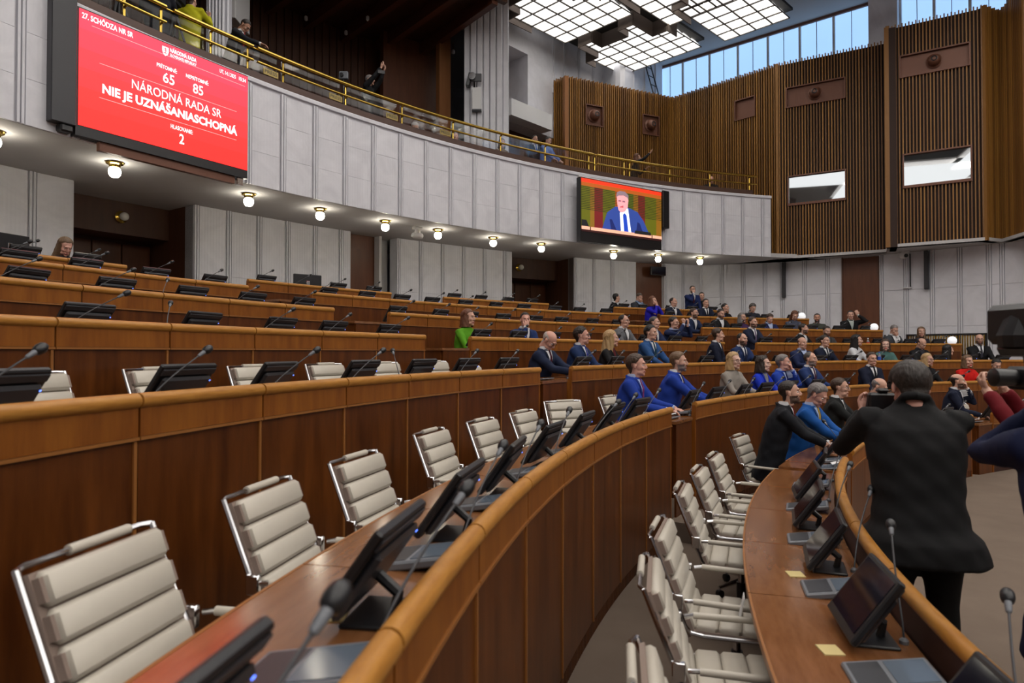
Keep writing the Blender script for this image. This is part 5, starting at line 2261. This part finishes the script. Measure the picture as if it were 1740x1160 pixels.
OLIVE, MAROON, ORNG, REDB = em('olive', (.13, .135, .006), .55), em('maroon', (.16, .010, .012), .7), em('orange', (.42, .09, .01), .7), em('red', (.62, .03, .008), 1.0)
strips = [(0, .10, OLIVE), (.10, .15, em('umber', (.20, .10, .01), .9)), (.15, .25, MAROON), (.25, .40, OLIVE), (.40, .45, ORNG), (.45, .63, em('green', (.09, .12, .008), .55)), (.63, .69, em('amber', (.28, .12, .008), .6)), (.69, .78, MAROON), (.78, .93, OLIVE), (.93, 1.0, em('amber', (.28, .12, .008), .6))]
b = MB()
for u0, u1, m_ in strips:
    b.box((u0 * W_, .08 * H_, -.01), (u1 * W_, .86 * H_, 0), m_)
b.box((0, .86 * H_, -.01), (W_, .93 * H_, 0), ORNG)
b.box((0, .93 * H_, -.01), (W_, H_, 0), REDB)
for i in range(14):
    v = .42 + i * .032
    b.box((0, v * H_, .0), (W_, (v + .012) * H_, .001), em('dark_bar', (.02, .022, .004), .8))  # dark horizontal bars across the pictured backdrop
b.build('display', T)


def poly(pts, m, z, name='picture'):
    b = MB()
    b.add([(u * W_, v * H_, z) for u, v in pts], [tuple(range(len(pts)))], m)
    return b.build(name, T, recalc=False)


poly([(.24, .09), (.30, .42), (.40, .56), (.56, .58), (.68, .52), (.76, .36), (.84, .09)], em('blue', (.025, .055, .26), .8), .002)
poly([(.35, .09), (.33, .30), (.36, .30), (.42, .09)], em('navy', (.008, .015, .10), .9), .0025)
poly([(.66, .09), (.68, .32), (.71, .30), (.76, .09)], em('navy', (.008, .015, .10), .9), .0025)
poly([(.47, .09), (.455, .45), (.50, .55), (.56, .56), (.60, .09)], em('white', (.75, .80, 1.0), .95), .003)
poly([(.51, .09), (.495, .42), (.515, .46), (.54, .42), (.565, .09)], em('tie', (.01, .05, .42), .9), .0035)
poly([(.44, .50), (.425, .62), (.42, .76), (.46, .84), (.53, .83), (.565, .74), (.555, .58), (.52, .49), (.47, .46)], em('face', (.78, .32, .34), .9), .004)
poly([(.41, .74), (.42, .84), (.46, .88), (.52, .88), (.565, .82), (.565, .72), (.55, .77), (.50, .80), (.44, .78)], em('hair', (.22, .15, .18), .9), .0045)
for u in (.455, .505):
    poly([(u - .018, .665), (u - .018, .695), (u + .018, .70), (u + .018, .67)], em('spec', (.25, .10, .14), .9), .005)
poly([(.455, .555), (.455, .57), (.50, .605), (.50, .56)], em('mouth', (.45, .08, .10), .9), .005)
poly([(0, .04), (0, .10), (1, .10), (1, .04)], em('rail', (.75, .38, .26), .95), .005)
poly([(0, 0), (0, .04), (1, .04), (1, 0)], em('dark', (.03, .006, .006), .8), .0052)
poly([(0, .10), (0, .22), (.055, .22), (.085, .10)], em('black', (.01, .01, .012), .8), .0055)
poly([(.64, .085), (.65, .15), (.85, .15), (.86, .085)], em('black', (.01, .01, .012), .8), .0055)
for u in (.095, .865):
    poly([(u, .0), (u, .10), (u + .012, .10), (u + .012, .0)], em('dark', (.03, .006, .006), .8), .006)

# ================================================================== LAMPS
GB = MB()
GB.lathe([(.004, -.235), (.05, -.225), (.078, -.19), (.088, -.15), (.080, -.105), (.055, -.075)], GLOBE, 18)
GLOBEM = GB.mesh('globe')
smooth_mesh(GLOBEM)
GB = MB()
GB.lathe([(.06, -.085), (.075, -.07), (.085, -.045), (.12, -.03), (.125, -.012), (.10, 0)], BRASS, 20)
GBASE = GB.mesh('brass_base')
smooth_mesh(GBASE)
LT = [2.931, 2.858, 2.785, 2.712, 2.6387, 2.5312, 2.4599, 2.3855, 2.3185, 2.2424, 2.1715, 2.0589, 1.9868, 1.9186]
for i, t in enumerate(LT):
    vis = i - 4
    lb = 'lit opal globe lamp with brass base under the gallery, %s from the left' % (ORD[vis] if 0 <= vis < 10 else '') if vis >= 0 else 'lit opal globe lamp under the gallery beyond the left picture edge, %s out' % ORD[-vis - 1]
    T = thing('globe_lamp', lb, 'lamp', P(RF + .6, t, SOF))
    link('globe', GLOBEM, T)
    link('brass_base', GBASE, T)
# wall lamps in the niches
for (x, y, lb) in ((205, 361, 'unlit globe wall lamp with brass ring in the large dark niche'), (883, 451, 'unlit globe wall lamp with brass ring in the small dark niche')):
    t = theta_at(x, RW + .85)
    R_ = RW + .88
    z = SOF - .30
    T = thing('wall_lamp', lb, 'lamp')
    T.matrix_world = face_hall(R_, t, z)
    b = MB()
    b.lathe([(.11, 0), (.115, .015), (.08, .03), (.05, .05)], BRASS, 20)
    b.build('brass_ring', T, smooth=True)
    b = MB()
    b.ell((0, 0, .12), (.082, .082, .082), GLOBEOFF, 18, 10)
    b.build('globe', T, smooth=True)
# globe lights at the row ends
for (k, t, lb) in ((5, 1.842, 'white globe lamp at the end of the sixth row'), (4, 1.788, 'white globe lamp at the end of the fifth row'), (3, 1.735, 'white globe lamp at the end of the fourth row')):
    c = P(RR[k] + .12, t, ZF[k] + DESK)
    T = thing('globe_lamp', lb, 'lamp', c)
    b = MB()
    b.lathe([(.05, 0), (.05, .02), (.015, .03), (.015, .13), (.05, .14)], BRASS, 14)
    b.build('stem', T, smooth=True)
    b = MB()
    b.ell((0, 0, .225), (.10, .10, .10), GLOBEDIM, 18, 12)
    b.build('globe', T, smooth=True)

# ================================================================== CAMERAS, SPEAKERS, SMALL THINGS
T = thing('security_camera', 'white dome camera under the gallery between two globe lamps', 'camera', P(RF + .7, theta_at(709, RF + .7), SOF))
T.rotation_euler = (0, 0, theta_at(709, RF + .7) - pi / 2)
b = MB()
b.box((-.12, -.05, -.07), (.12, .05, 0), WHITEP, bev=.01)
b.build('bracket', T)
b = MB()
b.lathe([(.06, -.15), (.07, -.12), (.055, -.07)], WHITEP, 16)
b.build('joint', T, smooth=True)
b = MB()
b.tube([(-.13, .02, -.19), (-.1, .02, -.2), (.1, -.0, -.20), (.12, 0, -.20)], [.05, .068, .068, .06], WHITEP, 16)
b.tube([(.12, 0, -.20), (.135, 0, -.2)], [.05, .045], BLACK, 16)
b.build('head', T, smooth=True)
M, L = frame2(LW[2], LW[3])
s_ = px_to_seg(1545, M, L)
ang = atan2(LW[3].y - LW[2].y, LW[3].x - LW[2].x)
T = thing('security_camera', 'white camera with dark lens under the slatted wall beside a long cable', 'camera', M @ Vector((s_, -.25, SOF)), ang)
b = MB()
b.lathe([(.10, 0), (.10, -.03), (.05, -.06)][::-1], WHITEP, 16)
b.build('bracket', T, smooth=True)
b = MB()
b.tube([(-.12, 0, -.11), (-.09, 0, -.11), (.0, -.06, -.12), (.05, -.12, -.13)], [.05, .09, .09, .075], WHITEP, 16)
b.tube([(.05, -.12, -.13), (.062, -.137, -.132)], [.055, .05], BLACK, 16)
b.build('head', T, smooth=True)
b = MB()
b.tube([(.06, .19, -.05), (.06, .19, -1.0)], .018, BLACK, 6)
b.build('cable', T)
b = MB()
b.box((-.12, .12, -1.04), (.10, .23, -1.01), WHITEP)
b.build('shelf', T)
for (pi_, x, yt, yb, lb) in ((2, 1578, 418, 492, 'dark slim column loudspeaker on the marble wall right of the wooden door'), (1, 1334, 444, 506, 'dark slim column loudspeaker on the marble wall left of the wooden door')):
    M, L = frame2(LW[pi_], LW[pi_ + 1])
    s_ = px_to_seg(x, M, L)
    ang = atan2(LW[pi_ + 1].y - LW[pi_].y, LW[pi_ + 1].x - LW[pi_].x)
    z1, z0 = min(zpix(x, yt, M, s_), SOF - .02), zpix(x, yb, M, s_)
    T = thing('column_loudspeaker', lb, 'loudspeaker', M @ Vector((s_, -.02, z0)), ang)
    b = MB()
    b.box((-.055, -.16, 0), (.055, -.05, z1 - z0), DGREY, bev=.01)
    b.build('housing', T)
    b = MB()
    b.box((-.045, -.166, .03), (.045, -.16, z1 - z0 - .03), mat('speaker_cloth', (.06, .06, .065), .9))
    b.build('grille', T)
    b = MB()
    b.box((-.02, -.05, .1), (.02, .02, .16), BLACK)
    b.box((-.02, -.05, z1 - z0 - .2), (.02, .02, z1 - z0 - .14), BLACK)
    b.build('bracket', T)
# radiator grille
M, L = frame2(LW[2], LW[3])
s0, s1 = px_to_seg(1541, M, L), px_to_seg(1678, M, L)
z1 = zpix(1541, 568, M, s0)
z0 = z1 - .62
T = thing('radiator_grille', 'black framed radiator grille with brass slats low on the right marble wall', 'grille', M @ Vector(((s0 + s1) / 2, 0, z0)), atan2(LW[3].y - LW[2].y, LW[3].x - LW[2].x))
w = (s1 - s0) / 2
b = MB()
b.box((-w, -.02, 0), (w, .0, .62), BLACK)
for lo, hi in (((-w, -.07, .57), (w, 0, .62)), ((-w, -.07, 0), (-w + .04, 0, .62)), ((w - .04, -.07, 0), (w, 0, .62)), ((-w, -.07, 0), (w, 0, .05))):
    b.box(lo, hi, BLACK)
b.build('frame', T)
n = 30
for i in range(n):
    x = -w + .06 + (2 * w - .12) * i / (n - 1)
    b = MB()
    b.box((x - .014, -.06, .05), (x + .014, -.02, .57), BRASS)
    b.build('slat', T)
# flood lamp and white box on the marble column
yy = 18.3
c = unproj(810, 170, depth=yy)
T = thing('junction_box', 'tall white box on the marble column below the floodlight', 'box', (c.x, yy + .06, c.z))
b = MB()
b.box((-.12, -.2, -.30), (.13, 0, .30), WHITEP, bev=.008)
b.box((-.13, -.21, -.32), (.14, 0, -.30), MGREY)
b.build('casing', T)
c = unproj(806, 141, depth=yy)
T = thing('floodlight', 'black and brass floodlight fixed on the marble column above the gallery', 'lamp', (c.x, yy + .05, c.z))
b = MB()
b.box((-.20, -.20, -.16), (-.10, .0, .2), BLACK, Matrix.Rotation(.25, 4, 'Y'), bev=.01)
b.box((-.10, -.22, -.02), (.21, -.18, .2), DGREY, bev=.01)
b.build('barn_doors', T)
b = MB()
b.tube([(-.05, -.30, .10), (.0, -.1, .10)], [.10, .07], CHROME, 12)
b.build('reflector', T, smooth=True)
b = MB()
b.tube([(0, 0, -.1), (0, -.05, .0), (0, -.1, .08)], .02, BLACK, 8)
b.build('yoke', T)
# black screen above the far door
t = theta_at(1117, RW - .1)
T = thing('wall_screen', 'small black screen hanging above the rear wooden door', 'screen')
T.matrix_world = face_hall(RW - .15, t, SOF - .27)
b = MB()
b.box((-.28, -.14, -.04), (.28, .14, .04), BLACK, bev=.01)
b.build('housing', T)
b = MB()
b.box((-.26, -.12, .04), (.26, .12, .042), GLASSBLK)
b.build('display', T)
b = MB()
b.tube([(0, .14, 0), (0, .27, 0)], .015, BLACK, 6)
b.build('hanger', T)


# computer monitors at the rearmost row
def pc_monitor(x, k, dr, w, h, z, turn, lb, mark=None):
    t = theta_at(x, RR[k] + dr)
    T = thing('computer_monitor', lb, 'monitor', P(RR[k] + dr, t, ZF[k] + DESK), face(t) + turn)
    b = MB()
    b.box((-w / 2, -.02, z), (w / 2, .02, z + h), BLACK, bev=.008)
    b.build('housing', T)
    b = MB()
    b.box((-w / 2 + .015, -.0215, z + .02), (w / 2 - .015, -.0195, z + h - .015), GLASSBLK)
    b.build('display', T)
    b = MB()
    b.box((-.03, .02, .0), (.03, .045, z + h * .6), CHROME, bev=.004)
    b.box((-.12, -.08, 0), (.12, .1, .012), DGREY, bev=.004)
    b.build('stand', T)
    if mark:
        b = MB()
        b.box((-.03, .0205, z + h * .55), (.03, .0215, z + h * .62), REDM)
        b.build('badge', T)
    return T


pc_monitor(522, 6, .25, .52, .31, .06, -.25, 'large black computer monitor with grey stand on the rearmost row before the marble wall', True)
pc_monitor(12, 6, .42, .50, .30, .12, .1, 'black computer monitor at the left picture edge on the rearmost row')
T = thing('desk_phone', 'black telephone receiver on the rearmost row left of the computer monitor', 'telephone', P(RR[6] + .2, theta_at(468, RR[6] + .2), ZF[6] + DESK))
b = MB()
b.box((-.09, -.1, 0), (.09, .1, .05), BLACK, bev=.01)
b.build('base', T)
b = MB()
b.tube([(-.1, 0, .07), (-.06, 0, .08), (.06, 0, .08), (.1, 0, .07)], [.026, .018, .018, .026], BLACK, 10)
b.build('handset', T, smooth=True)


def bottle(loc, lb, blue=True):
    T = thing('water_bottle', lb, 'bottle', loc)
    b = MB()
    b.lathe([(.028, 0), (.033, .01), (.033, .07), (.030, .09), (.033, .11), (.032, .15), (.014, .19), (.013, .205)], BOTTLE, 16)
    b.build('body', T, smooth=True)
    b = MB()
    b.lathe([(.0345, .06), (.0345, .13)], BLUE if blue else REDM, 16)
    b.build('paper_label', T)
    b = MB()
    b.lathe([(.016, .205), (.016, .228)], BLUE if blue else WHITEP, 12)
    b.build('cap', T)


bottle(P(RR[0] + .25, theta_at(1680, RR[0] + .25), ZF[0] + DESK), 'clear water bottle with blue label on the front row near the farther gap')
bottle(P(RR[3] + .2, theta_at(1475, RR[3] + .2), ZF[3] + DESK + .05), 'small clear water bottle on the fourth row behind the black-haired woman', False)
bottle(P(RR[2] + .06, theta_at(1494, RR[2] + .06), ZR[2] - .06), 'blue-capped bottle with red label before the woman facing the camera')
# mug on the third row
T = thing('mug', 'white mug with faint grey print on the third row desk', 'mug', P(RR[2] + .12, theta_at(719, RR[2] + .12), ZF[2] + DESK))
b = MB()
b.lathe([(.036, 0), (.040, .01), (.040, .135), (.037, .135), (.035, .02), (.001, .02)], WHITEP, 20)
b.build('cup', T, smooth=True)
b = MB()
b.tube([(-.04, 0, .11), (-.062, 0, .10), (-.066, 0, .06), (-.04, 0, .035)], .006, WHITEP, 8)
b.build('handle', T, smooth=True)
b = MB()
for i in range(3):
    b.box((-.02, -.0412, .06 + i * .018), (.02, -.0405, .068 + i * .018), MGREY)
b.build('print', T)
# tablets and papers in the gaps
for (k, gi_, lb) in ((1, 0, 'open grey tablet with paper on the low desk of the second row'), (2, 0, 'grey tablet under the hands of the elderly man on the low desk'), (0, 1, 'grey tablet on the low desk beside the water bottle'), (0, 0, 'dark tablet with paper slip on the low desk before the dark-suited men')):
    t = [q for q in LOWD if q[0] == k and q[1] == gi_][0][2]
    T = thing('tablet', lb, 'tablet', P(RR[k] + .16, t, ZF[k] + DESK + .003), face(t))
    b = MB()
    b.box((-.13, -.09, 0), (.13, .09, .012), MGREY, Matrix.Rotation(.12, 4, 'X'), bev=.003)
    b.build('housing', T)
    b = MB()
    b.box((-.115, -.075, .0125), (.115, .075, .014), PADSCR, Matrix.Rotation(.12, 4, 'X'))
    b.build('display', T)
    if k < 2:
        T2 = thing('paper_slip', 'folded white paper slip on the low desk of the %s row, %s gap' % (ROWN[k], ('nearer', 'farther')[gi_]), 'paper', P(RR[k] + .11, t, ZF[k] + DESK + .05), face(t) + .3)
        b = MB()
        b.box((-.05, -.03, 0), (.05, .03, .002), PAPER, Matrix.Rotation(.3, 4, 'X'))
        b.box((-.05, .03, 0), (.05, .032, .03), PAPER)
        b.build('sheet', T2)
# yellow folders under the near monitors of the second row, name card on the chair
for (x_, k, i, dy, lb) in ((0, 1, 2, .30, 'yellow paper pad half under the nearest monitor of the second row'), (0, 0, 2, .34, 'cream paper slip beside the terminal on the front row'), (0, 0, 3, .34, 'cream paper slip beside the second nearest terminal on the front row')):
    t = SEATS[(k, 'n', i)] + (.10 if k == 0 else -.08) / RR[k]
    T = thing('paper_pad', lb, 'paper', P(RR[k] + dy, t, ZF[k] + DESK), face(t) + .2)
    b = MB()
    b.box((-.10 if k else -.04, -.035, 0), (.10 if k else .04, .035, .004), mat('yellow_paper', (.62, .50, .22), .8))
    b.build('sheet', T)
t = SEATS[(0, 'n', 3)]
T = thing('white_card', 'white card standing on the armrest end of a cream chair at the front desk', 'card', P(RR[0] + .60, t + .027, ZF[0] + .60), face(t))
b = MB()
b.box((-.045, 0, 0), (.045, .004, .10), PAPER, Matrix.Rotation(-.2, 4, 'X'))
b.build('sheet', T)

# ---- things people hold
q3 = Vector((q_.x, q_.y, 0))
MP = Matrix.Translation(q3) @ Matrix.Rotation(ph_f, 4, 'Z')
T = thing('photo_camera', 'black photo camera with lens held up by the photographer', 'camera')
T.matrix_world = MP @ Matrix.Translation((-.10, .33, 1.50)) @ Matrix.Rotation(.05, 4, 'Z')
b = MB()
b.box((-.075, -.035, -.05), (.075, .035, .05), BLACK, bev=.012)
b.box((-.03, -.03, .05), (.03, .03, .075), BLACK, bev=.01)
b.build('body', T)
b = MB()
b.tube([(0, .03, -.005), (0, .05, -.005), (0, .09, -.005), (0, .11, -.005)], [.036, .038, .036, .038], DGREY, 18)
b.build('lens', T, smooth=True)
b = MB()
b.tube([(-.07, 0, .02), (-.10, -.02, -.12), (-.08, -.02, -.32), (.02, -.01, -.45), (.12, .0, -.42)], .008, mat('strap', (.03, .012, .012), .7), 6)
b.build('strap', T, smooth=True)

stand_before = len(JOBS)
JOBS.clear()
qa, fa = stand_person(1885, 600, 2.25, 0.0, 200, 200, stand=True, label='camera operator in dark navy jacket cut off by the right picture edge', top=(.006, .010, .045), hair='short', hc='dark', pose=((.1, .3, 1.6), (-.12, .22, 1.50)), pole=(1, -.1, -1.0), vox=.014, legc=(.006, .008, .012), w=1.3)
qb, fb = stand_person(1862, 588, 3.1, 0.0, 268, 262, stand=True, label='person in dark red raising a camera at the right picture edge', top=(.16, .006, .012), hair='bob', hc='blonde', fem=True, handpose=1, pose=((.02, .36, 1.50), (-.10, .40, 1.49)), vox=.016)
build_people()
c = unproj(1736, 560, depth=2.3)
T = thing('video_camera', 'large black video camera with hood, blurred at the right picture edge', 'camera', c, 0.1)
b = MB()
b.box((-.04, -.10, -.05), (.30, .12, .09), BLACK, bev=.02)
b.build('body', T)
b = MB()
b.loft([((-.02, 0, -.06), .05, .06), ((-.03, 0, -.02), .045, .06), ((0, 0, .07), .03, .05)], BLACK, 10)
b.box((-.068, -.07, -.075), (.03, .07, -.03), BLACK, Matrix.Rotation(-.5, 4, 'Y'), bev=.01)
b.build('hood', T)
b = MB()
b.tube([(.02, 0, -.05), (.03, .0, -.12), (.10, 0, -.16), (.25, 0, -.16)], .018, DGREY, 8)
b.build('handle', T, smooth=True)
c = unproj(1725, 641, depth=2.75)
T = thing('photo_camera', 'black camera with thick lens pointing left at the right picture edge', 'camera', c, rad(90))
b = MB()
b.tube([(0, .095, 0), (0, .09, 0), (0, .03, 0), (0, 0, 0)], [.030, .038, .036, .032], BLACK, 18)
b.build('lens', T, smooth=True)
b = MB()
b.box((-.06, -.08, -.05), (.06, 0, .045), BLACK, bev=.012)
b.build('body', T)

# gallery: tripod and phones
for (x, y, dep, lb) in ((297, 5, 11.3, 'black camera tripod beside the yellow sweatshirt on the gallery'), (203, -30, 10.7, 'black camera tripod at the left end of the gallery')):
    p = unproj(x, y, depth=dep)
    zf_ = GFL + .33
    T = thing('tripod', lb, 'tripod', (p.x, p.y, zf_))
    h_ = 1.45
    for a in (0.4, 2.5, 4.6):
        b = MB()
        b.tube([(0, 0, h_ - .05), (.42 * cos(a), .42 * sin(a), .02)], [.024, .014], BLACK, 8)
        o = b.build('leg', T)
        b = MB()
        b.tube([(0, 0, h_ - .45), (.24 * cos(a), .24 * sin(a), h_ - .85)], .007, BLACK, 6)
        b.build('strut', o)
    b = MB()
    b.tube([(0, 0, h_ - .5), (0, 0, h_ + .05)], .02, BLACK, 8)
    b.box((-.06, -.1, h_ + .05), (.06, .12, h_ + .12), BLACK, bev=.01)
    b.build('head', T)
    b = MB()
    b.box((-.09, -.22, h_ + .12), (.09, .22, h_ + .32), BLACK, bev=.02)
    b.tube([(0, -.22, h_ + .22), (0, -.36, h_ + .22)], .06, BLACK, 14)
    b.build('video_camera', T)
p = unproj(584, 128, depth=14.5)
T = thing('action_camera', 'small pale camera on a pole behind the gallery railing', 'camera', (p.x, p.y, GFL + .33))
b = MB()
b.tube([(0, 0, 0), (0, 0, p.z - GFL - .4)], .015, BLACK, 8)
b.build('pole', T)
b = MB()
b.box((-.10, -.04, p.z - GFL - .42), (.10, .04, p.z - GFL - .25), MGREY, bev=.015)
b.tube([(-.03, -.04, p.z - GFL - .34), (-.03, -.09, p.z - GFL - .34)], .04, BLACK, 12)
b.build('body', T)
p = unproj(648, 122, depth=14.75)
T = thing('phone', 'dark phone held overhead with both hands on the gallery', 'phone', p, .3)
b = MB()
b.box((-.08, -.005, -.04), (.08, .005, .04), BLACK, bev=.004)
b.build('housing', T)
b = MB()
b.box((-.072, .005, -.034), (.072, .0062, .034), PADSCR)
b.build('display', T)
# dark seats and low desks behind the gallery railing
for i, x in enumerate((425, 520, 610, 735, 800, 885, 960, 1010)):
    t = theta_at(x, RF + .75)
    T = thing('gallery_chair', 'dark gallery chair behind the brass railing, %s from the left' % ORD[i], 'chair', P(RF + .72, t, GFL), face(t))
    b = MB()
    b.box((-.25, -.22, .40), (.25, .25, .48), DGREY, bev=.02)
    b.build('seat', T)
    b = MB()
    b.box((-.25, -.30, .45), (.25, -.22, 1.0), DGREY, Matrix.Rotation(.08, 4, 'X'), bev=.03)
    b.build('backrest', T)
    b = MB()
    b.box((-.03, -.03, 0), (.03, .03, .4), BLACK)
    b.build('pedestal', T)
